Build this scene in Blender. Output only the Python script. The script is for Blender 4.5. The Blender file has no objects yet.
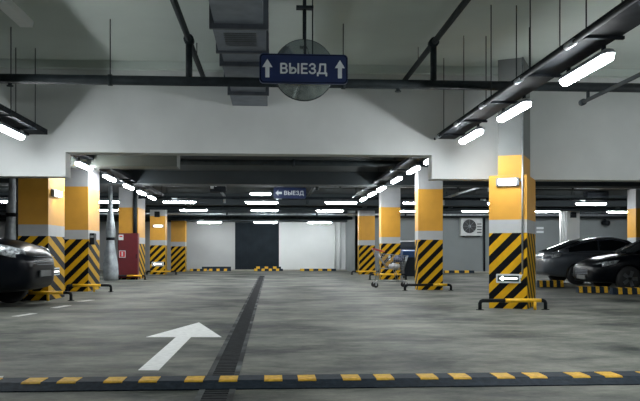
import bpy, bmesh, math, random
from mathutils import Vector, Matrix
random.seed(7)
PI = math.pi
C = bpy.context.scene.collection
S = bpy.context.scene

# ------------------------------------------------------------------ camera
FPX = 750.0
EYE = 1.0
HOR = 253.0
A = math.atan(49.0 / FPX)
SA, CA = math.sin(A), math.cos(A)

def at(px, d):
    """floor position seen at photo column px at camera depth d"""
    lat = (px - 320.0) / FPX * d
    return (d * SA + lat * CA, d * CA - lat * SA)

def zat(py, d):
    return EYE + (HOR - py) * d / FPX

def dY(px, Y):
    t = (px - 320.0) / FPX
    return Y / (CA - t * SA)

def xY(px, Y):
    return at(px, dY(px, Y))[0]

def gnd(px, py):
    return at(px, FPX * EYE / (py - HOR))

cam = bpy.data.cameras.new('camera')
cam.sensor_width = 36.0
cam.lens = 36.0 * FPX / 640.0
cam.shift_y = (HOR - 200.5) / 640.0
cam.clip_end = 300
co = bpy.data.objects.new('camera', cam)
co.location = (0, 0, EYE)
co.rotation_euler = (PI / 2, 0, -A)
C.objects.link(co)
S.camera = co

# ------------------------------------------------------------------ materials
def mat(name, col, rough=0.6, metal=0.0, var=0.12, scale=6.0, bump=0.0, coat=0.0, spec=None, rvar=0.0, col2=None, pos=(0.3, 0.7)):
    m = bpy.data.materials.new(name)
    m.use_nodes = True
    nt = m.node_tree
    b = nt.nodes['Principled BSDF']
    b.inputs['Roughness'].default_value = rough
    b.inputs['Metallic'].default_value = metal
    if coat:
        b.inputs['Coat Weight'].default_value = coat
        b.inputs['Coat Roughness'].default_value = 0.04
    if spec is not None:
        b.inputs['Specular IOR Level'].default_value = spec
    tc = nt.nodes.new('ShaderNodeTexCoord')
    no = nt.nodes.new('ShaderNodeTexNoise')
    no.inputs['Scale'].default_value = scale
    no.inputs['Detail'].default_value = 5
    nt.links.new(tc.outputs['Object'], no.inputs['Vector'])
    cr = nt.nodes.new('ShaderNodeValToRGB')
    cr.color_ramp.elements[0].position = pos[0]
    cr.color_ramp.elements[1].position = pos[1]
    lo = [c * (1 - var) for c in col]
    hi = [min(1, c * (1 + var)) for c in (col2 or col)]
    cr.color_ramp.elements[0].color = (*lo, 1)
    cr.color_ramp.elements[1].color = (*hi, 1)
    nt.links.new(no.outputs['Fac'], cr.inputs['Fac'])
    nt.links.new(cr.outputs['Color'], b.inputs['Base Color'])
    if rvar:
        mr = nt.nodes.new('ShaderNodeMapRange')
        mr.inputs['From Min'].default_value = 0.3
        mr.inputs['From Max'].default_value = 0.7
        mr.inputs['To Min'].default_value = max(0.02, rough - rvar)
        mr.inputs['To Max'].default_value = rough + rvar
        nt.links.new(no.outputs['Fac'], mr.inputs['Value'])
        nt.links.new(mr.outputs['Result'], b.inputs['Roughness'])
    if bump:
        bp = nt.nodes.new('ShaderNodeBump')
        bp.inputs['Strength'].default_value = bump
        bp.inputs['Distance'].default_value = 0.01
        nt.links.new(no.outputs['Fac'], bp.inputs['Height'])
        nt.links.new(bp.outputs['Normal'], b.inputs['Normal'])
    return m

def emis(name, col, strength):
    m = bpy.data.materials.new(name)
    m.use_nodes = True
    nt = m.node_tree
    b = nt.nodes['Principled BSDF']
    b.inputs['Base Color'].default_value = (0.8, 0.8, 0.8, 1)
    b.inputs['Emission Color'].default_value = (*col, 1)
    b.inputs['Emission Strength'].default_value = strength
    return m

def floor_mat():
    m = bpy.data.materials.new('polished_concrete')
    m.use_nodes = True
    nt = m.node_tree
    L = nt.links
    b = nt.nodes['Principled BSDF']
    tc = nt.nodes.new('ShaderNodeTexCoord')
    def noise(sc, det, rough, stretch=(1, 1, 1)):
        mp = nt.nodes.new('ShaderNodeMapping')
        mp.inputs['Scale'].default_value = stretch
        L.new(tc.outputs['Object'], mp.inputs['Vector'])
        n = nt.nodes.new('ShaderNodeTexNoise')
        n.inputs['Scale'].default_value = sc
        n.inputs['Detail'].default_value = det
        n.inputs['Roughness'].default_value = rough
        L.new(mp.outputs['Vector'], n.inputs['Vector'])
        return n
    n1 = noise(0.55, 6, 0.62)
    n2 = noise(1.9, 12, 0.82, (0.5, 1.0, 1))
    n3 = noise(14, 6, 0.7)
    cr = nt.nodes.new('ShaderNodeValToRGB')
    e = cr.color_ramp.elements
    e[0].position = 0.44; e[0].color = (0.016, 0.022, 0.020, 1)
    e[1].position = 0.625; e[1].color = (0.23, 0.232, 0.200, 1)
    mx = nt.nodes.new('ShaderNodeMath'); mx.operation = 'MULTIPLY_ADD'
    mx.inputs[1].default_value = 0.62
    L.new(n2.outputs['Fac'], mx.inputs[0])
    m2 = nt.nodes.new('ShaderNodeMath'); m2.operation = 'MULTIPLY'
    m2.inputs[1].default_value = 0.42
    L.new(n1.outputs['Fac'], m2.inputs[0])
    L.new(m2.outputs[0], mx.inputs[2])
    L.new(mx.outputs[0], cr.inputs['Fac'])
    L.new(cr.outputs['Color'], b.inputs['Base Color'])
    mr = nt.nodes.new('ShaderNodeMapRange')
    mr.inputs['From Min'].default_value = 0.3
    mr.inputs['From Max'].default_value = 0.7
    mr.inputs['To Min'].default_value = 0.40
    mr.inputs['To Max'].default_value = 0.85
    L.new(n2.outputs['Fac'], mr.inputs['Value'])
    L.new(mr.outputs['Result'], b.inputs['Roughness'])
    b.inputs['Specular IOR Level'].default_value = 0.07
    bp = nt.nodes.new('ShaderNodeBump')
    bp.inputs['Strength'].default_value = 0.12
    bp.inputs['Distance'].default_value = 0.006
    L.new(n3.outputs['Fac'], bp.inputs['Height'])
    L.new(bp.outputs['Normal'], b.inputs['Normal'])
    return m

def stripe_mat():
    m = bpy.data.materials.new('hazard_stripes')
    m.use_nodes = True
    nt = m.node_tree
    L = nt.links
    b = nt.nodes['Principled BSDF']
    b.inputs['Roughness'].default_value = 0.55
    uv = nt.nodes.new('ShaderNodeUVMap'); uv.uv_map = 'UVMap'
    sx = nt.nodes.new('ShaderNodeSeparateXYZ')
    L.new(uv.outputs['UV'], sx.inputs[0])
    fr = nt.nodes.new('ShaderNodeMath'); fr.operation = 'FRACT'
    L.new(sx.outputs['X'], fr.inputs[0])
    gt = nt.nodes.new('ShaderNodeMath'); gt.operation = 'GREATER_THAN'
    gt.inputs[1].default_value = 0.5
    L.new(fr.outputs[0], gt.inputs[0])
    tc = nt.nodes.new('ShaderNodeTexCoord')
    no = nt.nodes.new('ShaderNodeTexNoise'); no.inputs['Scale'].default_value = 9; no.inputs['Detail'].default_value = 6
    L.new(tc.outputs['Object'], no.inputs['Vector'])
    mix = nt.nodes.new('ShaderNodeMix'); mix.data_type = 'RGBA'
    mix.inputs[6].default_value = (0.0035, 0.0045, 0.006, 1)
    b.inputs['Specular IOR Level'].default_value = 0.12
    mix.inputs[7].default_value = (0.72, 0.40, 0.012, 1)
    L.new(gt.outputs[0], mix.inputs[0])
    mul = nt.nodes.new('ShaderNodeMix'); mul.data_type = 'RGBA'; mul.blend_type = 'MULTIPLY'
    mul.inputs[0].default_value = 0.35
    L.new(mix.outputs[2], mul.inputs[6])
    L.new(no.outputs['Fac'], mul.inputs[7])
    L.new(mul.outputs[2], b.inputs['Base Color'])
    return m

M = {}
M['floor'] = floor_mat()
M['wall'] = mat('grey_painted_wall', (0.62, 0.635, 0.63), 0.8, var=0.06, scale=1.3)
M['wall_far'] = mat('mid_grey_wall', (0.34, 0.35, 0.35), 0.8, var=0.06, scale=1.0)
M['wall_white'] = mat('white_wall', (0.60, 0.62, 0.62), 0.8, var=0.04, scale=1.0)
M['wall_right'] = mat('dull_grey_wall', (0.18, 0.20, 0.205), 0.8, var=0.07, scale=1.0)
M['wall_dim'] = mat('grey_wall_rough', (0.3, 0.31, 0.31), 0.85, var=0.1, scale=1.5)
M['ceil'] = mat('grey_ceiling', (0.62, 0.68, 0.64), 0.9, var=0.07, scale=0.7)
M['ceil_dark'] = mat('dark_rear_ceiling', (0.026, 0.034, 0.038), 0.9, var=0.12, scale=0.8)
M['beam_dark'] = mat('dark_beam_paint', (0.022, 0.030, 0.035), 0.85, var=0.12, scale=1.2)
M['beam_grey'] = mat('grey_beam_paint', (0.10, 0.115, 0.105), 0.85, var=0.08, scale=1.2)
M['gate'] = mat('dark_slate_gate', (0.014, 0.019, 0.024), 0.8, var=0.15, scale=2, spec=0.1)
M['yellow'] = mat('column_yellow_paint', (0.62, 0.305, 0.030), 0.55, var=0.05, scale=4)
M['colwhite'] = mat('column_white_paint', (0.40, 0.41, 0.42), 0.6, var=0.05, scale=4)
M['stripe'] = stripe_mat()
M['coldimmed'] = mat('dimmed_upper_column', (0.18, 0.19, 0.19), 0.75, var=0.06, scale=3)  # darkened colour that offsets the strong lamp light on the upper shaft
M['ryellow'] = mat('guard_yellow_paint', (0.80, 0.45, 0.012), 0.4, var=0.15, scale=9)
M['reflector'] = mat('worn_yellow_reflector', (0.62, 0.36, 0.030), 0.6, var=0.25, scale=30, spec=0.15)
M['black'] = mat('black_paint', (0.007, 0.009, 0.011), 0.55, var=0.2, spec=0.15)
M['rubber'] = mat('dark_rubber', (0.014, 0.023, 0.034), 0.7, var=0.35, scale=22, bump=0.3, spec=0.12)
M['pipe'] = mat('dark_iron_pipe', (0.020, 0.027, 0.031), 0.6, spec=0.2, var=0.25, scale=8)
M['tray'] = mat('dark_cable_tray', (0.013, 0.016, 0.020), 0.75, var=0.25, scale=8, spec=0.1)
M['steel'] = mat('galvanised_steel', (0.42, 0.45, 0.48), 0.38, metal=0.85, var=0.2, scale=9)
M['duct'] = mat('duct_steel', (0.19, 0.215, 0.25), 0.5, metal=0.35, var=0.15, scale=5)
M['ductdark'] = mat('duct_flange_dark', (0.07, 0.08, 0.095), 0.5, metal=0.3, var=0.2)
M['housing'] = mat('lamp_housing_grey', (0.22, 0.24, 0.26), 0.5, var=0.1)
M['tube'] = emis('tube_light', (0.93, 0.98, 1.0), 30.0)
M['emlamp'] = emis('emergency_lamp_light', (1.0, 0.95, 0.88), 10.0)
M['emlamp_strong'] = emis('bright_emergency_lamp_light', (1.0, 0.93, 0.82), 32.0)
M['emlamp_dim'] = emis('far_emergency_lamp_light', (1.0, 0.9, 0.75), 2.0)
M['emsign'] = emis('lit_sign_face', (0.95, 1.0, 0.98), 1.6)
M['signblue'] = mat('sign_blue', (0.010, 0.022, 0.085), 0.35, var=0.1)
M['signwhite'] = mat('sign_white', (0.62, 0.66, 0.68), 0.5, var=0.05)
M['arrowdark'] = mat('sign_ink_dark', (0.03, 0.05, 0.05), 0.5)
M['battenwhite'] = mat('pale_lamp_cover', (0.95, 0.97, 0.96), 0.5, var=0.02)
M['mirror'] = mat('convex_mirror_face', (0.36, 0.41, 0.41), 0.16, metal=0.75, var=0.04)
M['paint'] = mat('road_paint_white', (0.78, 0.79, 0.77), 0.6, var=0.12, scale=14)
M['paintworn'] = mat('worn_road_paint', (0.50, 0.50, 0.47), 0.6, var=0.3, scale=10)
M['drain'] = mat('drain_grate_iron', (0.020, 0.023, 0.025), 0.8, var=0.35, scale=14, spec=0.1)
M['drainedge'] = mat('drain_edge_steel', (0.018, 0.021, 0.022), 0.75, var=0.3, scale=1.6, spec=0.1, col2=(0.10, 0.11, 0.11), pos=(0.45, 0.7))
M['kerb'] = mat('kerb_concrete', (0.26, 0.25, 0.22), 0.8, var=0.2, scale=3)
M['red'] = mat('fire_cabinet_red', (0.115, 0.008, 0.012), 0.45, var=0.1)
M['redbright'] = mat('sign_red', (0.62, 0.03, 0.03), 0.45)
M['carblack'] = mat('black_car_paint', (0.003, 0.004, 0.006), 0.28, var=0.0, coat=0.06, spec=0.10)
M['cargrey'] = mat('dark_grey_car_paint', (0.075, 0.088, 0.105), 0.3, metal=0.2, var=0.05, coat=0.8)
M['glass'] = mat('dark_car_glass', (0.006, 0.008, 0.010), 0.05, var=0.0, spec=0.8)
M['chrome'] = mat('chrome', (0.75, 0.78, 0.80), 0.12, metal=1.0, var=0.05)
M['lampglass'] = mat('car_lamp_lens', (0.42, 0.45, 0.47), 0.12, metal=0.35, var=0.9, scale=16, bump=0.5)
M['tyre'] = mat('tyre_rubber', (0.010, 0.011, 0.012), 0.7, var=0.2)
M['rim'] = mat('alloy_rim', (0.12, 0.13, 0.14), 0.35, metal=0.8)
M['plate'] = mat('number_plate', (0.09, 0.10, 0.10), 0.5, var=0.2, scale=30)
M['wire'] = mat('cart_wire', (0.22, 0.24, 0.26), 0.3, metal=0.8)
M['cartred'] = mat('cart_handle_red', (0.42, 0.03, 0.03), 0.4)
M['bagwhite'] = mat('white_plastic_bag', (0.60, 0.61, 0.63), 0.5, var=0.2, scale=12, bump=0.5)
M['bagblue'] = mat('dark_blue_bag', (0.03, 0.04, 0.09), 0.5, var=0.4, scale=14, bump=0.5)
M['binblue'] = mat('bin_lid_blue', (0.015, 0.06, 0.19), 0.45)
M['binnavy'] = mat('bin_navy', (0.010, 0.018, 0.032), 0.5)
M['wrap'] = mat('silver_pipe_wrap', (0.30, 0.33, 0.35), 0.45, metal=0.3, var=0.35, scale=4, bump=0.4)
M['acwhite'] = mat('ac_casing', (0.44, 0.46, 0.46), 0.5)
M['acdark'] = mat('ac_fan_dark', (0.02, 0.022, 0.024), 0.6)
M['hangwhite'] = mat('hanging_pipe_white', (0.7, 0.72, 0.72), 0.5)

# ------------------------------------------------------------------ mesh helpers
class MB:
    def __init__(s):
        s.v = []; s.f = []; s.mi = []; s.sm = []; s.uv = {}
    def add(s, vs, fs, mi=0, smooth=False):
        n = len(s.v)
        s.v += [tuple(p) for p in vs]
        for f in fs:
            s.f.append([i + n for i in f]); s.mi.append(mi); s.sm.append(smooth)
        return s
    def box(s, x0, x1, y0, y1, z0, z1, mi=0):
        vs = [(x0,y0,z0),(x1,y0,z0),(x1,y1,z0),(x0,y1,z0),(x0,y0,z1),(x1,y0,z1),(x1,y1,z1),(x0,y1,z1)]
        fs = [(0,3,2,1),(4,5,6,7),(0,1,5,4),(1,2,6,5),(2,3,7,6),(3,0,4,7)]
        return s.add(vs, fs, mi)
    def prism(s, poly, axis, a, b, mi=0):
        """poly: 2-D outline; axis 'x': poly=(y,z); 'y': (x,z); 'z': (x,y)"""
        def p3(p, t):
            if axis == 'x': return (t, p[0], p[1])
            if axis == 'y': return (p[0], t, p[1])
            return (p[0], p[1], t)
        n = len(poly)
        vs = [p3(p, a) for p in poly] + [p3(p, b) for p in poly]
        fs = [tuple(range(n))[::-1], tuple(range(n, 2*n))]
        for i in range(n):
            j = (i + 1) % n
            fs.append((i, j, n + j, n + i))
        return s.add(vs, fs, mi)
    def tube(s, pts, r, n=10, mi=0, cap=True):
        pts = [Vector(p) for p in pts]
        rings = []
        ref = None
        for i, p in enumerate(pts):
            if i == 0: t = pts[1] - p
            elif i == len(pts) - 1: t = p - pts[i-1]
            else: t = (pts[i+1] - p).normalized() + (p - pts[i-1]).normalized()
            t.normalize()
            if ref is None:
                ref = Vector((0,0,1)) if abs(t.z) < 0.9 else Vector((1,0,0))
            u = (ref - t * ref.dot(t))
            if u.length < 1e-4:
                u = t.orthogonal()
            u.normalize(); w = t.cross(u)
            ref = u
            rr = r[i] if isinstance(r, (list, tuple)) else r
            rings.append([p + (u * math.cos(2*PI*k/n) + w * math.sin(2*PI*k/n)) * rr for k in range(n)])
        vs = [q for ring in rings for q in ring]
        fs = []
        for i in range(len(rings) - 1):
            for k in range(n):
                k2 = (k + 1) % n
                fs.append((i*n + k, i*n + k2, (i+1)*n + k2, (i+1)*n + k))
        s.add(vs, fs, mi, True)
        if cap:
            b = len(s.v) - len(vs)
            s.f.append([b + k for k in range(n)][::-1]); s.mi.append(mi); s.sm.append(False)
            e = b + (len(rings)-1)*n
            s.f.append([e + k for k in range(n)]); s.mi.append(mi); s.sm.append(False)
        return s
    def lathe(s, prof, c, axis='z', n=24, mi=0):
        """prof: list of (radius, height)"""
        vs = []
        for r, h in prof:
            for k in range(n):
                a = 2*PI*k/n
                p = (r*math.cos(a), r*math.sin(a))
                if axis == 'z': vs.append((c[0]+p[0], c[1]+p[1], c[2]+h))
                elif axis == 'y': vs.append((c[0]+p[0], c[1]+h, c[2]+p[1]))
                else: vs.append((c[0]+h, c[1]+p[0], c[2]+p[1]))
        fs = []
        for i in range(len(prof)-1):
            for k in range(n):
                k2 = (k+1) % n
                fs.append((i*n+k, i*n+k2, (i+1)*n+k2, (i+1)*n+k))
        fs.append(tuple(range(n))[::-1])
        fs.append(tuple(range((len(prof)-1)*n, len(prof)*n)))
        return s.add(vs, fs, mi, True)
    def build(s, name, mats, parent=None, bevel=0.0, local=False, subsurf=0, autosmooth=True):
        me = bpy.data.meshes.new(name)
        off = Vector((0,0,0))
        if parent is not None and not local:
            off = Vector(parent['_base'])
        me.from_pydata([tuple(Vector(p) - off) for p in s.v], [], s.f)
        if not isinstance(mats, (list, tuple)): mats = [mats]
        for m in mats: me.materials.append(m)
        for p, i, sm in zip(me.polygons, s.mi, s.sm):
            p.material_index = i; p.use_smooth = sm
        bm = bmesh.new(); bm.from_mesh(me)
        bmesh.ops.recalc_face_normals(bm, faces=bm.faces)
        bm.to_mesh(me); bm.free()
        o = bpy.data.objects.new(name, me)
        C.objects.link(o)
        if parent is not None:
            o.parent = parent
            o['_base'] = tuple(parent['_base'])
        else:
            o['_base'] = (0,0,0)
        if bevel:
            bv = o.modifiers.new('bevel', 'BEVEL'); bv.width = bevel; bv.segments = 2
            bv.limit_method = 'ANGLE'
        if subsurf:
            ss = o.modifiers.new('subsurf', 'SUBSURF'); ss.levels = subsurf; ss.render_levels = subsurf
        return o

def recenter(o):
    """put a single-mesh thing's origin at its base"""
    vs = o.data.vertices
    xs = [v.co.x for v in vs]; ys = [v.co.y for v in vs]; zs = [v.co.z for v in vs]
    c = Vector(((min(xs)+max(xs))/2, (min(ys)+max(ys))/2, min(zs)))
    for v in vs: v.co -= c
    o.location = c
    return o

def tag(o, label, cat, group=None):
    o['label'] = label; o['category'] = cat
    if group: o['group'] = group
    return o

def struct(o):
    o['kind'] = 'structure'
    return o

def thing(name, label, cat, loc=(0,0,0), rz=0.0, group=None):
    o = bpy.data.objects.new(name, None)
    o.empty_display_size = 0.1
    C.objects.link(o)
    o.location = loc; o.rotation_euler = (0,0,rz)
    o['_base'] = tuple(loc)
    return tag(o, label, cat, group)

def dup(root, loc, rz, label, group=None):
    r = root.copy(); C.objects.link(r)
    r.location = loc; r.rotation_euler = (0,0,rz)
    r['label'] = label
    if group: r['group'] = group
    for ch in list(root.children):
        c = ch.copy(); C.objects.link(c); c.parent = r
        for g in list(ch.children):
            d = g.copy(); C.objects.link(d); d.parent = c
    return r

def text_mb(body, size, mb=None):
    cu = bpy.data.curves.new('txt', 'FONT')
    cu.body = body; cu.size = size; cu.align_x = 'CENTER'; cu.align_y = 'CENTER'
    cu.extrude = 0.002
    o = bpy.data.objects.new('txt', cu); C.objects.link(o)
    bpy.context.view_layer.update()
    dg = bpy.context.evaluated_depsgraph_get()
    me = bpy.data.meshes.new_from_object(o.evaluated_get(dg))
    vs = [(v.co.x, v.co.y, v.co.z) for v in me.vertices]
    fs = [tuple(p.vertices) for p in me.polygons]
    bpy.data.objects.remove(o); bpy.data.curves.remove(cu); bpy.data.meshes.remove(me)
    return vs, fs

# ------------------------------------------------------------------ the setting
WY = 14.0            # the dropped wall across the hall
WT = 0.35
ZC = 4.5             # front ceiling
ZR = 3.5             # rear ceiling
FY = 42.5            # far wall
RY = 37.5            # right part of the far wall
XL, XR = -20.0, 22.0
YB = -8.0

struct(MB().box(XL, XR, YB, FY + 0.3, -0.2, 0).build('floor', M['floor']))
struct(MB().box(XL, XR, YB, WY + WT, ZC, ZC + 0.2).build('ceiling', M['ceil']))
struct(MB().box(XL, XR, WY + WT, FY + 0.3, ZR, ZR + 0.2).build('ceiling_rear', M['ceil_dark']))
xo0, xo1 = xY(65.5, WY), xY(432, WY)
wall = MB()
wall.prism([(XL, 2.40), (xo0, 2.40), (xo0, 2.847), (xo1, 2.847), (xo1, 2.40), (XR, 2.40), (XR, ZC), (XL, ZC)], 'y', WY, WY + WT)
struct(wall.build('wall_middle', M['wall']))
struct(MB().box(XL - 0.2, XL, YB, FY, 0, ZC).build('wall_left', M['wall_dim']))
struct(MB().box(XR, XR + 0.2, YB, FY, 0, ZC).build('wall_right', M['wall_dim']))
struct(MB().box(XL, XR, YB - 0.2, YB, 0, ZC).build('wall_behind', M['wall_dim']))
xg0, xg1, xw1 = xY(235, FY), xY(279, FY), xY(345.5, FY)
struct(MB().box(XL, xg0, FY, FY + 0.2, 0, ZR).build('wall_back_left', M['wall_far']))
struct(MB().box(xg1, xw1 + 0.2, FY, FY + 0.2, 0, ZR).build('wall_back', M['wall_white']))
struct(MB().box(xg0, xg1, FY, FY + 0.2, 2.72, ZR).build('wall_back_lintel', M['beam_dark']))
g = MB()
ng = 14
for i in range(ng):
    a = xg0 + (xg1 - xg0) * i / ng; b_ = xg0 + (xg1 - xg0) * (i + 1) / ng
    g.box(a, b_, FY + (0.03 if i % 2 else 0.06), FY + 0.16, 0, 2.72)
struct(g.build('door_1', M['gate']))
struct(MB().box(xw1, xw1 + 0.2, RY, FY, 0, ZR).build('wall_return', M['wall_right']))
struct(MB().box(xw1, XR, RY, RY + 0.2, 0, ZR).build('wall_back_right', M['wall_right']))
struct(MB().box(XL, xw1, FY - 0.75, FY, 0, 0.07).build('trim_1', M['kerb']))
struct(MB().box(xw1 + 0.2, XR, RY - 0.5, RY, 0, 0.07).build('trim_2', M['kerb']))
# dropped beams under the rear ceiling
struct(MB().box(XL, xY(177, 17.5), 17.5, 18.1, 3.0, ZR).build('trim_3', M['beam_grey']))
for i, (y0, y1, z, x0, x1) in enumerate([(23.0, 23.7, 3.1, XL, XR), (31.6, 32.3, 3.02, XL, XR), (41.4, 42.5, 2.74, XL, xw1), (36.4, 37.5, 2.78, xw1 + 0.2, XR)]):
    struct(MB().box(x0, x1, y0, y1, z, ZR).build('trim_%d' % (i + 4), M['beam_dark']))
# shallow ledge where the dropped wall meets the front ceiling
struct(MB().box(XL, XR, WY - 0.14, WY, 4.36, ZC).build('trim_8', M['ceil']))

# ------------------------------------------------------------------ columns
PER = 0.34
def column(label, d, pl, pr, dep, ztop, poly=None, bands=(1.36, 1.60, 2.73), zlow=0.0, parent=None, k=1.0, skip_stripe=False):
    """painted column; pl..pr the photo columns of its front face"""
    (xa, ya), (xb, yb) = at(pl, d), at(pr, d)
    y0 = (ya + yb) / 2
    w = xb - xa
    if poly is None:
        poly = [(0, 0), (w, 0), (w, dep), (0, dep)]
    n = len(poly)
    # perimeter coordinate measured from the front right corner (index 1)
    u = [0.0] * n
    u[0] = -(Vector(poly[1]) - Vector(poly[0])).length
    for i in range(2, n):
        u[i] = u[i-1] + (Vector(poly[i]) - Vector(poly[i-1])).length
    ph = 0.5 * PER - (1.28 + w)
    zs = [0.0] + [b for b in bands] + [ztop]
    me = bpy.data.meshes.new('column')
    bm = bmesh.new()
    uvl = bm.loops.layers.uv.new('UVMap')
    rows = [[bm.verts.new((p[0], p[1], z)) for p in poly] for z in zs]
    for li in range(len(zs) - 1):
        for i in range(n):
            j = (i + 1) % n
            f = bm.faces.new((rows[li][i], rows[li][j], rows[li+1][j], rows[li+1][i]))
            f.material_index = [0, 1, 2, 1][li]
            if i == 0: ua, ub = u[0], 0.0
            elif j == 0: ua, ub = u[0] - (Vector(poly[i]) - Vector(poly[0])).length, u[0]
            else: ua, ub = u[i], u[j]
            for lp, uu, z in zip(f.loops, (ua, ub, ub, ua), (zs[li], zs[li], zs[li+1], zs[li+1])):
                s_ = z - uu if uu <= 0 else z + k * uu
                lp[uvl].uv = ((s_ + ph) / PER, 0)
    bm.faces.new(rows[0][::-1]); bm.faces.new(rows[-1])
    bmesh.ops.recalc_face_normals(bm, faces=bm.faces)
    bm.to_mesh(me); bm.free()
    for m in (M['stripe'], M['colwhite'], M['yellow']): me.materials.append(m)
    o = bpy.data.objects.new('column', me); C.objects.link(o)
    o.location = (xa, y0, 0)
    tag(o, label, 'column')
    return o, xa, xb, y0

col = {}
def side_dep(x, y0, px):
    """depth of the visible side face whose back edge is at photo column px"""
    d = 10.0
    for i in range(4000):
        d += 0.01
        X, Y = at(px, d)
        if (x < 0 and X < x) or (x > 0 and X > x):
            return Y - y0
    return 1.0

def col_at(key, label, d, pl, pr, pside, ztop=ZR, dep=None, **kw):
    (xa, ya), (xb, yb) = at(pl, d), at(pr, d)
    y0 = (ya + yb) / 2
    if dep is None:
        dep = side_dep(xb if pside > pr else xa, y0, pside)
        dep = min(max(dep, 0.4), 1.6)
    col[key] = column(label, d, pl, pr, dep, ztop, **kw) + (dep,)

col_at('L1', 'yellow column with striped base right behind the nose of the black car on the left', 15.8, 18.5, 48, 64.5, k=0.36)
col_at('L2', 'yellow column with chevron base, right of the one behind the black car', 19.5, 60, 88, 99.5, k=0.36)
col_at('L3', 'yellow column carrying the dark red fire cabinet', 28.5, 119, 138, 147, k=0.5)
col_at('L4', 'yellow striped column with small lamp and arrow sign, just past the fire cabinet', 35.0, 150, 165, 167.5, dep=0.7)
col_at('L5', 'farthest left column, yellow with striped base, against the grey far wall', 40.2, 171, 185, 186, dep=0.7, ztop=2.74)
col_at('R3', 'second column of the right-hand row, yellow and striped, right of the shopping cart', 20.3, 418, 443, 415)
col_at('R4', 'third column of the right-hand row, yellow and striped, right behind the shopping cart', 28.3, 381, 400.5, 379)
col_at('R5', 'farthest column of the right-hand row, yellow and striped, beside the white far wall', 35.0, 359, 375, 358, dep=0.6)
col_at('RE', 'yellow and grey column rising behind the parked cars at the right edge', 29.0, 635.5, 662, 632.5, dep=0.7)
# near right column: a wide clad lower shaft and a slimmer one above, turned a little in plan
BETA = math.radians(27)
def pxof(X, Y):
    dd_ = X*SA + Y*CA
    return 320 + FPX*(X*CA - Y*SA)/dd_
fr_x, fr_y = at(527, 13.35)
def solve(fn, target, lo, hi):
    for _ in range(50):
        m_ = (lo + hi)/2
        if fn(m_) < target: lo = m_
        else: hi = m_
    return (lo + hi)/2
w = solve(lambda q: -pxof(fr_x - q*math.cos(BETA), fr_y + q*math.sin(BETA)), -489, 0.2, 1.5)
dpn = solve(lambda q: pxof(fr_x + q*math.sin(BETA), fr_y + q*math.cos(BETA)), 535.5, 0.2, 2.0)
nlx, nly = fr_x - w*math.cos(BETA), fr_y + w*math.sin(BETA)
def nloc(u, v=0.0):
    """world floor position of a point u along the front face, v out of it"""
    return (nlx + u*math.cos(BETA) - v*math.sin(BETA), nly - u*math.sin(BETA) - v*math.cos(BETA))
def ufor(px):
    return solve(lambda q: pxof(*nloc(q)), px, -0.3, 1.2)
y0n = fr_y
near = thing('column', 'nearest column on the right, striped, with lit lamp and arrow sign on it', 'column', (nlx, nly, 0), -BETA)
lower, *_ = column('', 13.35, 489, 527, dpn, 2.40, poly=[(0,0),(w,0),(w,dpn),(0,dpn)], bands=(1.36,1.60,2.399))
for kk in ('label', 'category'): del lower[kk]
lower.name = 'shaft'; lower.parent = near; lower.location = (0,0,0)
ux0, ux1 = ufor(497.5), ufor(523)
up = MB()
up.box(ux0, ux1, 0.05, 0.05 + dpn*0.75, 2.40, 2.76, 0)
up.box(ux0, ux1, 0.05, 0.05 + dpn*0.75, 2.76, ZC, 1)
up.build('upper_shaft', [M['yellow'], M['coldimmed']], near, local=True)
# white column far right
d = 35.3
(xa2, ya2), (xb2, yb2) = at(567, d), at(580, d)
wc = thing('column', 'plain white column with a pipe beside it, behind the grey parked car', 'column', (xa2, ya2, 0))
MB().box(xa2, xb2, ya2, ya2 + 0.6, 0, ZR).build('shaft', M['wall_white'], wc)
for q in (0.12, 0.26):
    MB().tube([(xa2 - q, ya2 + 0.1, 0), (xa2 - q, ya2 + 0.1, ZR)], 0.055).build('downpipe', M['wall_white'], wc)
tag(recenter(MB().box(xa2 + 0.15, xa2 + 0.42, ya2 - 0.1, ya2 + 0.005, 2.66, 2.92).build('speaker_box', M['black'], bevel=0.01)),
    'small black box high on the plain white far column', 'speaker')

# ------------------------------------------------------------------ column guards (low tubular rails)
def guard(label, x0, x1, xl, xr, y, z=0.17, r=0.035, legs=()):
    """rail x0..x1 along the front, yellow between xl and xr, black ends bending to the floor"""
    t = thing('column_guard', label, 'guard rail', ((x0+x1)/2, y, 0), group='low guard rails around the columns')
    MB().tube([(xl, y, z), (xr, y, z)], r, 12).build('rail', M['ryellow'], t)
    for xe, xi in ((x0, xl), (x1, xr)):
        sgn = 1 if xi > xe else -1
        pts = [(xe, y, 0), (xe, y, z - 0.05), (xe + sgn*0.015, y, z - 0.015), (xe + sgn*0.05, y, z), (xi, y, z)]
        MB().tube(pts, r * 0.95, 12).build('end_bend', M['black'], t)
        MB().lathe([(0.07, 0), (0.07, 0.012)], (xe, y, 0), n=14).build('foot_plate', M['black'], t)
    for lx in legs:
        MB().tube([(lx, y, 0), (lx, y, z)], r * 0.8, 10).build('leg', M['ryellow'], t)
    return t

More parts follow.
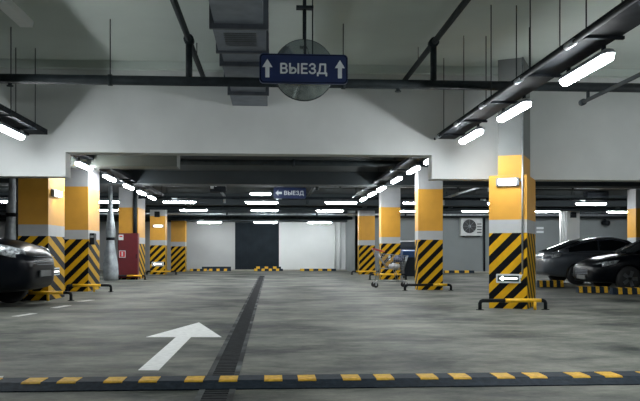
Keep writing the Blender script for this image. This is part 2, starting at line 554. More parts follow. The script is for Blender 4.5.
def gx(px, Y): return xY(px, Y)
yy = y0n - 0.14
guard('low black and yellow guard rail at the nearest right column', gx(480, yy), gx(545.5, yy), gx(505, yy), gx(541, yy), yy, 0.165, legs=(gx(535, yy),))
yy = col['L1'][3] - 0.16
guard('low yellow guard rail beside the nose of the black car', gx(22, yy), gx(71, yy), gx(29, yy), gx(63.5, yy), yy, 0.17, legs=(gx(48, yy),))
yy = col['L2'][3] - 0.25
guard('low yellow guard rail in front of the chevron-based left column', gx(67, yy), gx(111, yy), gx(73, yy), gx(101, yy), yy, 0.17, legs=(gx(94, yy),))
yy = col['L3'][3] - 0.55
guard('low guard rail in front of the fire cabinet', gx(112, yy), gx(145, yy), gx(127, yy), gx(142, yy), yy, 0.15)
yy = col['L4'][3] - 0.3
guard('low guard rail at the column with the small arrow sign', gx(147, yy), gx(176, yy), gx(151, yy), gx(171, yy), yy, 0.15)
yy = col['R3'][3] - 0.3
guard('low dark guard rail at the column right of the shopping cart', gx(405, yy), gx(451, yy), gx(433, yy), gx(447, yy), yy, 0.15)
yy = col['R4'][3] - 0.3
guard('low yellow guard rail at the column behind the shopping cart', gx(370, yy), gx(406, yy), gx(374, yy), gx(401, yy), yy, 0.2)
yy = col['R5'][3] - 0.3
guard('low yellow guard rail at the farthest column of the right-hand row', gx(352, yy), gx(380, yy), gx(356, yy), gx(376, yy), yy, 0.15)

# ------------------------------------------------------------------ floor things
# speed bump
b0, b1, bt0, bt1, b2 = 5.515, 0, 5.64, 5.86, 6.01
bx0, bx1 = xY(-60, 5.8), xY(700, 5.8)
sb = thing('speed_bump', 'dark rubber speed bump with yellow reflectors crossing the whole foreground', 'speed bump', (0, 5.84, 0))
mb = MB()
pitch = 77.7 / FPX * 5.71
first = at(56.4, 5.71)[0]
nmod = 10
for i in range(-5, nmod + 4):
    xm = first + i * pitch
    mb.prism([(b0, 0), (b0, 0.008), (bt0, 0.05), (bt1, 0.05), (b2, 0.008), (b2, 0)], 'x', xm - pitch/2, xm + pitch/2)
mb.build('body', M['rubber'], sb)
for i in range(-5, nmod + 4):
    for k in (-1, 1):
        xm = first + i * pitch + k * 33.4 / 2 / FPX * 5.71
        hw = 0.068
        q = MB()
        ins = 0.0035
        pa = (b0 + 0.098, 0.0408 + ins); pb = (bt0, 0.05 + ins); pc = (bt1 - 0.035, 0.05 + ins)
        q.prism([pa, pb, pc, (pc[0], pc[1]-0.008), (pb[0], pb[1]-0.008), (pa[0], pa[1]-0.010)], 'x', xm - hw, xm + hw)
        q.build('reflector', M['reflector'], sb)

# painted arrow
arr = [(199, 322.5), (221.5, 337.2), (191, 337.2), (158.5, 370.5), (138, 370.5), (176, 337.2), (146, 337.2)]
mb = MB().prism([gnd(*p) for p in arr], 'z', 0.0005, 0.003)
tag(recenter(mb.build('floor_arrow', M['paint'])), 'large white arrow painted on the floor beyond the speed bump', 'floor marking')

def line_mark(label, p0, p1, wid):
    a, b = Vector(gnd(*p0)), Vector(gnd(*p1))
    t = (b - a).normalized(); n_ = Vector((-t.y, t.x)) * wid / 2
    mb = MB().prism([tuple(a - n_), tuple(b - n_), tuple(b + n_), tuple(a + n_)], 'z', 0.0005, 0.003)
    tag(recenter(mb.build('parking_line', M['paintworn'])), label, 'floor marking', 'worn parking bay lines')
line_mark('worn white bay line just ahead of the black car shadow', (15, 316.5), (34, 313.5), 0.12)
line_mark('short worn white bay line right of the guard rail beside the black car', (54, 308), (68, 305.5), 0.14)
line_mark('faint worn bay line in front of the chevron-based column', (80, 301.5), (92, 300), 0.14)
line_mark('faint worn bay line at the left end of the speed bump', (-20, 378), (3, 377), 0.08)

# drain channel
dx0, dx1 = -0.50, -0.28
dr = thing('drain_channel', 'dark floor drain channel with steel edges running down the hall', 'drain', ((dx0+dx1)/2, 15, 0))
mb = MB()
mb.box(dx0, dx1, 5.0, 33.0, -0.06, 0.001)
yv = 5.0
mb.build('channel', M['drain'], dr)
mb = MB()
while yv < 32.9:
    mb.box(dx0 + 0.012, dx1 - 0.012, yv, yv + 0.055, 0.001, 0.004)
    yv += 0.09
mb.build('grate', M['drain'], dr)
for xe in (dx0, dx1):
    MB().box(xe - 0.022, xe + 0.022, 5.0, 33.0, 0.0005, 0.006).build('edge_rail', M['drainedge'], dr)

# wheel stops along the far walls and by the cars
def wheel_stop(label, x0, x1, y, h=0.10, dep=0.15, z0=0.0, nseg=6, first_yellow=0, ridge='black', ang=0):
    t = thing('wheel_stop', label, 'wheel stop', ((x0+x1)/2, y, z0), group='black and yellow wheel stops')
    MB().prism([(y - dep/2, z0), (y - dep/2 + 0.03, z0 + h), (y + dep/2 - 0.03, z0 + h), (y + dep/2, z0)], 'x', x0, x1).build('body', M['rubber'], t)
    sw = (x1 - x0) / nseg
    for i in range(nseg):
        if i % 2 == first_yellow:
            xs = x0 + i * sw
            pf = [(y - dep/2 + 0.004, z0 + 0.01), (y - dep/2 + 0.027, z0 + h - 0.008), (y - dep/2 + 0.036, z0 + h + 0.004), (y + dep/2 - 0.036, z0 + h + 0.004), (y+dep/2-0.036, z0 + h - 0.01), (y - dep/2 + 0.03, z0 + 0.01)]
            pf = [(p[0] - (0.006 if k < 3 else 0), p[1]) for k, p in enumerate(pf)]
            MB().prism(pf, 'x', xs + sw*0.08, xs + sw*0.92).build('yellow_patch', M['reflector'], t)
    return t
far_y = FY - 0.95
wheel_stop('wheel stop before the grey far wall, nearest the farthest left column', gx(190, far_y), gx(207, far_y), far_y, 0.13, nseg=5)
wheel_stop('wheel stop before the grey far wall beside the dark gate', gx(209, far_y), gx(231, far_y), far_y, 0.13, nseg=6)
wheel_stop('wheel stop standing before the dark gate', gx(254, far_y), gx(283, far_y), far_y, 0.13, nseg=8)
wheel_stop('wheel stop before the white far wall', gx(300, far_y), gx(336, far_y), far_y, 0.13, nseg=8)
fk = FY - 0.45
wheel_stop('black upper wheel stop on the kerb below the grey far wall', gx(202, fk), gx(231, fk), fk, 0.17, z0=0.07, nseg=8, first_yellow=2)
wheel_stop('yellow topped wheel stop on the kerb below the dark gate', gx(256, fk), gx(281, fk), fk, 0.17, z0=0.07, nseg=6)
ry = RY - 0.75
wheel_stop('wheel stop below the air conditioner, left of the nearest right column', gx(444, ry), gx(474, ry), ry, 0.13, nseg=6)
for (lab, p0, p1, d_, h, ns, fy_) in [
    ('chunky black and yellow wheel stop behind the tail of the grey car', 538, 563, 21.9, 0.2, 7, 0),
    ('black and yellow wheel stop under the nose of the near right car', 577, 607, 18.8, 0.16, 7, 0),
    ('black and yellow wheel stop cut by the right edge of the picture', 611, 650, 18.1, 0.16, 8, 1)]:
    (wx0, wy0), (wx1, wy1) = at(p0, d_), at(p1, d_)
    wheel_stop(lab, wx0, wx1, (wy0 + wy1)/2, h, 0.2, nseg=ns, first_yellow=fy_)

# ------------------------------------------------------------------ fire cabinet on column L3
o, xa3, xb3, y3, dep3 = col['L3']
fc0, fc1 = gx(117.5, y3 - 0.3), gx(138, y3 - 0.3)
fc = thing('fire_cabinet', 'dark red fire hose cabinet standing against a yellow column', 'fire cabinet', ((fc0+fc1)/2, y3 - 0.15, 0))
zt = zat(233, 28.0)
MB().box(fc0, fc1, y3 - 0.26, y3 - 0.005, 0.06, zt).build('body', M['red'], fc, bevel=0.01)
MB().box(fc0 + 0.02, fc1 - 0.02, y3 - 0.31, y3 - 0.26, 0.09, zt - 0.03).build('door', M['red'], fc, bevel=0.01)
hd = MB().box(fc1 - 0.07, fc1 - 0.045, y3 - 0.345, y3 - 0.31, 0.80, 0.95).build('handle', M['black'], fc)
for q in (fc0 + 0.06, fc1 - 0.06):
    MB().box(q - 0.03, q + 0.03, y3 - 0.24, y3 - 0.05, 0, 0.06).build('foot', M['black'], fc)
MB().box(fc0 + 0.04, fc0 + 0.22, y3 - 0.316, y3 - 0.31, zt - 0.26, zt - 0.06).build('white_sticker', M['signwhite'], fc)
MB().box(fc0 + 0.07, fc0 + 0.19, y3 - 0.320, y3 - 0.316, zt - 0.15, zt - 0.10).build('sticker_print', M['redbright'], fc)
MB().box(fc0 + 0.06, fc0 + 0.30, y3 - 0.315, y3 - 0.31, 0.83, 1.09).build('sign_border', M['signwhite'], fc)
MB().box(fc0 + 0.08, fc0 + 0.28, y3 - 0.319, y3 - 0.315, 0.85, 1.07).build('sign_face', M['redbright'], fc)
MB().box(fc0 + 0.155, fc0 + 0.205, y3 - 0.323, y3 - 0.319, 0.88, 1.04).build('extinguisher_symbol', M['signwhite'], fc)
tag(recenter(MB().tube([(xb3 - 0.10, y3 - 0.07, zt), (xb3 - 0.10, y3 - 0.07, ZR)], 0.075, 12).build('riser_pipe', M['pipe'])),
    'dark vertical pipe rising from the red fire cabinet', 'pipe')

# ------------------------------------------------------------------ silver wrapped downpipes on the left
def wrapped_pipe(label, px, d, prof, zband):
    x, y = at(px, d)
    t = thing('wrapped_pipe', label, 'pipe', (x, y, 0))
    n = 18
    mb = MB()
    vs, fs = [], []
    for i, (z, r) in enumerate(prof):
        for k in range(n):
            a = 2*PI*k/n
            rr = r * (1 + 0.10 * math.sin(5*a + i) + 0.05 * random.uniform(-1, 1))
            vs.append((x + rr*math.cos(a), y + rr*math.sin(a), z))
    for i in range(len(prof)-1):
        for k in range(n):
            k2 = (k+1) % n
            fs.append((i*n+k, i*n+k2, (i+1)*n+k2, (i+1)*n+k))
    fs.append(tuple(range(n))[::-1]); fs.append(tuple(range((len(prof)-1)*n, len(prof)*n)))
    mb.add(vs, fs, 0, True)
    mb.build('wrapping', M['wrap'], t)
    rb = min(prof, key=lambda p: abs(p[0]-zband))[1]
    MB().lathe([(rb*1.2, -0.05), (rb*1.2, 0.05)], (x, y, zband), n=18).build('clamp_band', M['black'], t)
    return x, y
wrapped_pipe('silver wrapped pipe with flared foot, left of the fire cabinet', 110.5, 27.4,
             [(0, 0.26), (0.25, 0.27), (0.6, 0.25), (1.0, 0.2), (1.3, 0.15), (1.5, 0.13), (1.62, 0.16), (1.8, 0.18), (2.2, 0.12), (2.7, 0.08), (ZR, 0.07)], 1.52)
wrapped_pipe('silver wrapped pipe at the left edge, behind the black car', 12.5, 20.5,
             [(0, 0.22), (0.6, 0.24), (1.2, 0.22), (1.6, 0.18), (1.95, 0.15), (2.1, 0.15), (2.25, 0.16), (2.6, 0.11), (2.9, 0.08), (ZR, 0.07)], 2.04)
x_, y_ = at(18.0, 17.6)
tag(recenter(MB().tube([(x_, y_, 0), (x_, y_, ZR)], 0.045, 10).build('downpipe', M['pipe'])), 'thin dark vertical pipe left of the column behind the black car', 'pipe')

# ------------------------------------------------------------------ overhead: duct, pipes, sign, mirror
zb = zat(103.5, 13.7)
dxa, dxb = at(232, 13.7)[0], at(267.5, 13.7)[0]
du = thing('air_duct', 'grey rectangular air duct with flanges under the front ceiling', 'air duct', ((dxa+dxb)/2, 10, zb))
yends = [WY, 12.9, 11.9, 10.9, 10.2, 9.1, 7.6, 6.0]
for i in range(len(yends) - 1):
    ins = 0.0 if i % 2 == 0 else 0.03
    MB().box(dxa + ins, dxb - ins, yends[i+1] + 0.02, yends[i] - 0.02, zb + ins, ZC - 0.03).build('duct_section', M['duct'], du)
    MB().box(dxa - 0.03, dxb + 0.03, yends[i+1] - 0.025, yends[i+1] + 0.025, zb - 0.03, ZC - 0.02).build('flange', M['ductdark'], du)
gr = MB()
for k in range(7):
    gr.box(dxa + 0.12, dxb - 0.12, 9.35 + k*0.09, 9.40 + k*0.09, zb + 0.0, zb + 0.03)
gr.box(dxa + 0.08, dxb - 0.08, 9.28, 9.98, zb + 0.02, zb + 0.035)
gr.build('grille', M['ductdark'], du)

PYY = 11.4
zp = zat(83.2, dY(320, PYY))
mp = thing('main_pipe', 'long dark pipe crossing the whole hall below the front ceiling', 'pipe', (0, PYY, zp))
MB().tube([(-9, PYY, zp), (9, PYY, zp)], 0.073, 14).build('pipe', M['pipe'], mp)
for xh in (-7.5, -5.2, -2.4, 1.1, 4.0, 6.0):
    MB().lathe([(0.085, -0.03), (0.085, 0.03)], (xh, PYY, zp), axis='x', n=14).build('coupling', M['pipe'], mp)
    MB().tube([(xh, PYY, zp), (xh, PYY, ZC)], 0.008, 6).build('hanger_rod', M['pipe'], mp)
def branch(label, px, py, y_end, zdrop=True, r=0.045):
    d_ = dY(px, PYY)
    z = zat(py, d_); x = xY(px, PYY)
    t = thing('branch_pipe', label, 'pipe', (x, PYY, zp))
    MB().tube([(x, 4.5, z), (x, y_end, z)], r, 12).build('pipe', M['pipe'], t)
    MB().tube([(x, PYY, zp), (x, PYY, z)], 0.05, 12).build('drop_pipe', M['pipe'], t)
    MB().lathe([(0.075, -0.08), (0.075, 0.08)], (x, PYY, z), axis='y', n=14).build('tee', M['pipe'], t)
    for yh in (6.5, 9.0, 12.6):
        if yh < y_end:
            MB().tube([(x, yh, z), (x, yh, ZC)], 0.007, 6).build('hanger_rod', M['pipe'], t)
branch('dark branch pipe left of the air duct, running under the ceiling', 189, 40, 13.9)
branch('dark branch pipe right of the blue exit sign, running under the ceiling', 433.5, 43, 13.9)
# small pipe on the far right under the main pipe
zs_ = zat(95, 11.35); xs_ = xY(588, 11.4)
t = thing('branch_pipe', 'thin dark pipe at the right edge, just under the main pipe', 'pipe', (xs_, 11.4, zs_))
MB().tube([(xs_, 5, zs_), (xs_, 11.6, zs_)], 0.03, 10).build('pipe', M['pipe'], t)
MB().tube([(xs_, 11.4, zs_), (xs_, 11.4, zp)], 0.028, 8).build('drop_pipe', M['pipe'], t)
MB().lathe([(0.05, 0), (0.05, 0.1)], (xs_, 11.55, zs_), axis='y', n=12).build('end_cap', M['pipe'], t)
for px_, lab in ((10, 'short stub hanging from the main pipe near the left edge'), (315.5, 'short stub hanging from the main pipe below the blue exit sign'), (398, 'short stub hanging from the main pipe right of the blue exit sign')):
    x = xY(px_, PYY)
    mb = MB().tube([(x, PYY, zp - 0.05), (x, PYY, zp - 0.10)], 0.03, 10)
    mb.tube([(x, PYY, zp - 0.10), (x, PYY, zp - 0.115)], 0.05, 10)
    mb.build('sprinkler_head', M['pipe'], mp)

# pale unlit batten on the front ceiling, upper left corner
xa_, ya_ = at(30, 11.5)
bt = thing('ceiling_batten', 'unlit pale lamp batten on the ceiling in the top left corner', 'lamp', (xa_, 10.5, ZC - 0.08))
MB().prism([(xa_-0.11, ZC), (xa_+0.11, ZC), (xa_+0.09, ZC-0.09), (xa_-0.09, ZC-0.09)], 'y', 9.6, 11.6).build('diffuser', M['battenwhite'], bt)

def arrow_poly(cx, cz, h, wd, ang=0):
    """upright arrow outline centred at cx,cz"""
    p = [(0, h/2), (wd/2, 0.06*h), (0.2*wd, 0.06*h), (0.2*wd, -h/2), (-0.2*wd, -h/2), (-0.2*wd, 0.06*h), (-wd/2, 0.06*h)]
    ca, sa = math.cos(ang), math.sin(ang)
    return [(cx + a*ca - b*sa, cz + a*sa + b*ca) for a, b in p]

def rrect(cx, cz, w_, h_, r, n=5):
    pts = []
    for (sx, sz, a0) in ((1, 1, 0), (-1, 1, PI/2), (-1, -1, PI), (1, -1, 3*PI/2)):
        for k in range(n+1):
            a = a0 + PI/2*k/n
            pts.append((cx + sx*(w_/2 - r) + r*math.cos(a), cz + sz*(h_/2 - r) + r*math.sin(a)))
    return pts

def exit_sign(label, px0, px1, py0, py1, d, kind, zroof):
    xm, ym = at((px0+px1)/2, d)
    zc = zat((py0+py1)/2, d)
    wd = (px1-px0)/FPX*d; ht = (py1-py0)/FPX*d
    t = thing('exit_sign', label, 'sign', (xm, ym, zc - ht/2))
    MB().prism(rrect(xm, zc, wd, ht, ht*0.14), 'y', ym, ym + 0.05).build('panel', M['signblue'], t)
    # thin pale edge line
    o_ = rrect(xm, zc, wd*0.985, ht*0.955, ht*0.13); i_ = rrect(xm, zc, wd*0.965, ht*0.90, ht*0.11)
    n_ = len(o_); mb = MB()
    vs = [(p[0], ym - 0.002, p[1]) for p in o_] + [(p[0], ym - 0.002, p[1]) for p in i_] + [(p[0], ym, p[1]) for p in o_] + [(p[0], ym, p[1]) for p in i_]
    fs = []
    for k in range(n_):
        k2 = (k+1) % n_
        fs += [(k, k2, n_+k2, n_+k), (2*n_+k, 2*n_+k2, k2, k), (n_+k, n_+k2, 3*n_+k2, 3*n_+k)]
    mb.add(vs, fs); mb.build('border_line', M['signblue'] if kind == 'far' else M['tray'], t)
    vs, fs = text_mb('ВЫЕЗД', ht*(0.60 if kind == 'near' else 0.62))
    xsz = max(v[0] for v in vs) - min(v[0] for v in vs)
    zsz = max(v[1] for v in vs) - min(v[1] for v in vs)
    tw = wd * (0.525 if kind == 'near' else 0.6)
    kx = tw / xsz; kz = ht*(0.42 if kind == 'near' else 0.45) / zsz
    xmid = (max(v[0] for v in vs) + min(v[0] for v in vs))/2; zmid = (max(v[1] for v in vs) + min(v[1] for v in vs))/2
    cx = xm if kind == 'near' else xm + wd*0.13
    mb = MB()
    bo_ = ht * 0.010
    for q, (ox, oz) in enumerate(((0, 0), (-bo_, 0), (bo_, 0), (0, -bo_), (0, bo_))):
        mb.add([(cx + (v[0]-xmid)*kx + ox, ym - 0.004 - v[2]*0.5 - q*0.0004, zc - ht*0.03 + (v[1]-zmid)*kz + oz) for v in vs], fs)
    mb.build('lettering', M['signwhite'], t)
    if kind == 'near':
        for sx in (-1, 1):
            MB().prism(arrow_poly(xm + sx*wd*0.41, zc, ht*0.62, wd*0.115), 'y', ym - 0.006, ym).build('arrow', M['signwhite'], t)
        MB().tube([(xm + 0.02, ym + 0.025, zc + ht/2 - 0.02), (xm + 0.02, ym + 0.025, zroof)], 0.017, 8).build('hanger_rod', M['pipe'], t)
        MB().tube([(xm + 0.12, ym + 0.025, zc + ht/2 - 0.02), (xm + 0.12, ym + 0.025, zroof)], 0.009, 6).build('hanger_rod', M['pipe'], t)
        MB().box(xm - 0.10, xm + 0.13, ym - 0.03, ym + 0.08, zat(8.5, d), zat(6, d)).build('ceiling_bracket', M['pipe'], t)
    else:
        MB().prism(arrow_poly(xm - wd*0.34, zc, wd*0.2, ht*0.5, PI/2), 'y', ym - 0.006, ym).build('arrow', M['signwhite'], t)
        for sx in (-1, 1):
            MB().tube([(xm + sx*wd*0.45, ym + 0.025, zc + ht/2 - 0.02), (xm + sx*wd*0.45, ym + 0.025, zroof)], 0.012, 6).build('hanger_rod', M['pipe'], t)
    return xm, ym, zc
sx_, sy_, sz_ = exit_sign('large blue hanging exit sign with two upward arrows', 259.5, 348, 54, 83.5, 10.05, 'near', ZC)
fsx, fsy, fsz = exit_sign('small blue hanging sign with a left arrow, deep in the hall', 273.5, 306, 187.5, 198.5, 27.0, 'far', ZR)
xh, yh = at(272.3, 25.0)
tag(recenter(MB().tube([(xh, yh, zat(176, 25)), (xh, yh, ZR)], 0.012, 6).tube([(xh, yh, zat(176, 25)), (xh, yh, zat(163, 25))], 0.045, 10).build('hanging_tube', M['hangwhite'])),
    'short white vertical tube hanging above the small blue sign', 'tube')

# convex mirror behind the sign
mx_, my_ = at(304, 10.3)
mz_ = zat(69.5, 10.3); R_ = 30.5/FPX*10.3
mt = thing('convex_mirror', 'round convex mirror hanging right behind the large blue exit sign', 'mirror', (mx_, my_, mz_ - R_))
prof = []
for k in range(13):
    r = R_ * math.sin(PI/2 * k/12)
    h = 0.17 * (1 - (r/R_)**2)
    prof.append((max(r, 0.0005), -h))
prof = prof[::-1]
MB().lathe([(R_*0.98, 0.03)] + prof, (mx_, my_ + 0.02, mz_), axis='y', n=48).build('mirror_face', M['mirror'], mt)
MB().lathe([(R_+0.005, 0.0), (R_+0.005, 0.05), (R_*0.9, 0.07)], (mx_, my_ + 0.02, mz_), axis='y', n=48).build('back_shell', M['pipe'], mt)
MB().tube([(mx_, my_ + 0.08, mz_), (mx_, my_ + 0.08, ZC)], 0.015, 8).build('hanger_rod', M['pipe'], mt)

# ------------------------------------------------------------------ lamps and trays
def make_lamp(loc, rz, label, group):
    t = thing('ceiling_tube_lamp', label, 'lamp', loc, rz, group)
    Ln = 1.28
    def loft(sec, stops):
        mb = MB(); n = len(sec); vs = []; fs = []
        for (y, kx_, kz_) in stops:
            vs += [(p[0]*kx_, y, -0.008 + (p[1]+0.008)*kz_) for p in sec]
        for i_ in range(len(stops)-1):
            for k_ in range(n):
                k2 = (k_+1) % n
                fs.append((i_*n+k_, i_*n+k2, (i_+1)*n+k2, (i_+1)*n+k_))
        fs.append(tuple(range(n))[::-1]); fs.append(tuple(range((len(stops)-1)*n, len(stops)*n)))
        return mb.add(vs, fs)
    top = [(-0.035, 0.05), (0.035, 0.05), (0.064, 0.012), (0.064, -0.008), (-0.064, -0.008), (-0.064, 0.012)]
    h2 = Ln/2
    loft(top, [(-h2, 0.5, 0.6), (-h2+0.07, 1, 1), (h2-0.07, 1, 1), (h2, 0.5, 0.6)]).build('housing', M['housing'], t, local=True)
    bot = [(-0.056, -0.008), (0.056, -0.008), (0.056, -0.045), (0.045, -0.064), (0.018, -0.074), (-0.018, -0.074), (-0.045, -0.064), (-0.056, -0.045)]
    loft(bot, [(-h2+0.015, 0.5, 0.3), (-h2+0.085, 1, 1), (h2-0.085, 1, 1), (h2-0.015, 0.5, 0.3)]).build('diffuser', M['tube'], t, local=True)
    for s in (-1, 1):
        MB().box(-0.02, 0.02, s*0.45 - 0.015, s*0.45 + 0.015, 0.05, 0.11).build('clip', M['tray'], t, local=True)
    return t
lamp0 = None
def lamp(loc, rz, label, group):
    global lamp0
    if lamp0 is None:
        lamp0 = make_lamp(loc, rz, label, group); return lamp0
    return dup(lamp0, loc, rz, label, group)

def tray(label, axis, a0, a1, c, z, wd=0.32, top=ZC, rods=(), conduit=True, h=0.09):
    """cable tray along y (axis 'y', centred on x=c) or along x"""
    t = thing('cable_tray', label, 'cable tray', ((c, (a0+a1)/2, z) if axis == 'y' else ((a0+a1)/2, c, z)))
    prof = [(c-wd/2, z), (c+wd/2, z), (c+wd/2, z+h), (c+wd/2-0.012, z+h), (c+wd/2-0.012, z+0.012), (c-wd/2+0.012, z+0.012), (c-wd/2+0.012, z+h), (c-wd/2, z+h)]
    MB().prism(prof, 'y' if axis == 'y' else 'x', a0, a1).build('channel', M['tray'], t)
    def P(q, a, zz): return (q, a, zz) if axis == 'y' else (a, q, zz)
    for k, q in enumerate((-0.08, 0.0, 0.07)):
        MB().tube([P(c + q, a0 + 0.05, z + 0.04), P(c + q, a1 - 0.05, z + 0.04)], 0.026, 8).build('cable', M['black'], t)
    for a in rods:
        for s in (-1, 1):
            MB().tube([P(c + s*(wd/2 + 0.012), a, z - 0.01), P(c + s*(wd/2 + 0.012), a, top)], 0.008, 6).build('hanger_rod', M['pipe'], t)
        mb = MB()
        if axis == 'y': mb.box(c-wd/2-0.03, c+wd/2+0.03, a-0.02, a+0.02, z-0.03, z)
        else: mb.box(a-0.02, a+0.02, c-wd/2-0.03, c+wd/2+0.03, z-0.03, z)
        mb.build('cross_bar', M['tray'], t)
    if conduit:
        MB().tube([P(c - wd/2 - 0.045, a0, z + 0.0), P(c - wd/2 - 0.045, a1, z + 0.0)], 0.024, 10).build('conduit', M['tray'], t)
        for a in rods:
            MB().tube([P(c - wd/2 - 0.045, a + 0.2, z), P(c - wd/2 - 0.045, a + 0.42, z)], 0.033, 10).build('conduit_coupling', M['steel'], t)
    return t

ORD = ['nearest', 'second', 'third', 'fourth', 'fifth', 'sixth', 'seventh', 'eighth', 'ninth', 'tenth', 'eleventh', 'twelfth']
ZL = 3.0
XRR = 3.38
XLL = -4.24
rpx = [(582, 67.5), (512, 110), (469, 135)]
right_d = [FPX*(ZL-EYE)/(HOR-y) for _, y in rpx]
right_Y = [at(px, d_)[1] for (px, _), d_ in zip(rpx, right_d)]
for i, Y in enumerate(right_Y):
    lamp((XRR, Y, ZL), 0, 'lit tube lamp in the front right row, %s from the camera' % ORD[i], 'lamps of the front right row')
for k in range(1, 3):
    lamp((XRR, right_Y[0] - 2.35*k, ZL), 0, 'lit tube lamp of the front right row beyond the right edge', 'lamps of the front right row outside the picture')
rear_r = [(430, 158), (413, 169), (399, 179), (384, 188), (374.5, 193.5), (366, 198.5)]
for i, (px, py) in enumerate(rear_r):
    d_ = FPX*(ZL-EYE)/(HOR-py)
    lamp((XRR, at(px, d_)[1], ZL), 0, 'lit tube lamp in the right row past the dropped wall, %s from the camera' % ORD[i], 'lamps of the rear right row')
lamp((XLL, at(12, 12.2)[1], ZL), 0, 'lit tube lamp at the left edge, under the end of the front left tray', 'lamps of the front left row')
for k in range(1, 3):
    lamp((XLL, at(12, 12.2)[1] - 2.4*k, ZL), 0, 'lit tube lamp of the front left row beyond the left edge', 'lamps of the front left row outside the picture')
for k in range(0, 3):
    lamp((10.5, 12.6 - 2.6*k, ZL), 0, 'lit tube lamp hanging in the next bay beyond the right edge', 'lamps outside the picture in the right bay')
x_, y_ = at(260.5, 25.5)
o_ = lamp((x_, y_, zat(193, 25.5)), PI/2, 'short crosswise lit lamp just left of the small blue sign', None)
o_.scale = (1, 0.56, 1)
tray('dark cable tray in the next bay beyond the right edge', 'y', 6, 13.9, 10.5, 3.14, 0.3, rods=(7, 9, 11, 13))
rear_l = [(85, 165), (107, 177), (126, 186), (139, 192), (151, 197)]
for i, (px, py) in enumerate(rear_l):
    d_ = FPX*(ZL-EYE)/(HOR-py)
    lamp((XLL, at(px, d_)[1], ZL), 0, 'lit tube lamp in the left row past the dropped wall, %s from the camera' % ORD[i], 'lamps of the rear left row')

ZT = 3.14
tray('dark cable tray carrying the lamps of the front right row', 'y', -5, 13.9, XRR - 0.1, ZT, 0.34, rods=(5.5, 7.2, 8.8, 10.4, 11.9, 13.3))
tray('dark cable tray carrying the lamp at the left edge', 'y', -5, 13.85, XLL + 0.06, ZT, 0.30, rods=(5.5, 7.2, 8.8, 10.4, 11.9, 13.1))
tray('dark cable tray over the right lamp row past the dropped wall', 'y', 14.5, 28.6, XRR - 0.06, ZT, 0.30, top=ZR, rods=(16, 19, 22, 25, 28))
tray('dark cable tray over the left lamp row past the dropped wall', 'y', 14.5, 28.6, XLL + 0.04, ZT, 0.30, top=ZR, rods=(16.5, 19, 22, 25, 28))

# transverse rows deep in the hall
rows = [
    (202, 29.2, 'first', [(160, 199), (243, 280), (322, 360), (400, 438), (484, 522), (575, 607), (-4, 9), (98, 112), (645, 680)]),
    (210, 34.6, 'second', [(177, 210), (250, 279), (315, 345), (390, 418), (459, 491), (533, 560), (603, 636), (20, 50), (97, 112)]),
    (222, 40.6, 'third', [(195, 224), (252, 279), (304, 335)]),
]
for (py, d_, nm, segs) in rows:
    z = zat(py, d_)
    Y = dY(320, 0) if False else d_ * CA
    n_vis = 0
    for (p0, p1) in sorted(segs):
        pm = (p0 + p1)/2
        if p1 < 0: continue
        x = xY(pm, Y)
        n_vis += 1
        word = ['leftmost', 'second from left', 'third from left', 'fourth from left', 'fifth from left', 'sixth from left', 'seventh from left', 'eighth from left', 'ninth from left'][n_vis-1]
        lamp((x, Y, z), PI/2, 'crosswise lit tube lamp in the %s cross row of the rear hall, %s' % (nm, word), 'crosswise lamps of the %s rear row' % nm)
    xr_ = XR - 0.3 if nm != 'third' else xw1 - 0.2
    tray('grey cable tray crossing the rear hall over the %s cross row of lamps' % nm, 'x', XL + 0.3, xr_, Y, z + 0.11, 0.24, top=ZR if nm != 'third' else ZR,
         rods=tuple(-16 + 4*k for k in range(9) if -16 + 4*k < xr_ - 0.2), conduit=True, h=0.08)
# a few extra dark pipes crossing under the rear ceiling
for i, (Y, z, r, x0, x1, m_, lab) in enumerate([
    (20.0, 3.40, 0.08, -9.0, 11.0, 'pipe', 'thick dark pipe crossing under the rear ceiling, nearest the dropped wall'),
    (25.5, 3.33, 0.06, -16.0, 16.0, 'pipe', 'dark pipe crossing under the rear ceiling just before the small blue sign'),
    (27.0, 3.42, 0.05, 1.5, 16.0, 'steel', 'thin steel pipe crossing the rear hall to the right of the small blue sign'),
    (33.0, 2.95, 0.07, -16.0, 18.0, 'pipe', 'dark pipe crossing between the first and second cross rows of lamps'),
    (36.0, 2.86, 0.05, -16.0, 18.0, 'steel', 'thin steel pipe crossing just behind the second cross row of lamps'),
    (38.6, 2.80, 0.09, -16.0, 4.2, 'pipe', 'thick dark pipe crossing in front of the far wall top')]):
    t = thing('cross_pipe', lab, 'pipe', ((x0+x1)/2, Y, z), group='pipes crossing the rear hall')
    MB().tube([(x0, Y, z), (x1, Y, z)], r, 12).build('pipe', M[m_], t)
    k = x0 + 1.0
    while k < x1:
        MB().tube([(k, Y, z), (k, Y, ZR)], 0.01, 6).build('hanger_rod', M['pipe'], t)
        MB().lathe([(r*1.3, -0.04), (r*1.3, 0.04)], (k, Y, z), axis='x', n=12).build('clamp', M['pipe'], t)
        k += 4.3
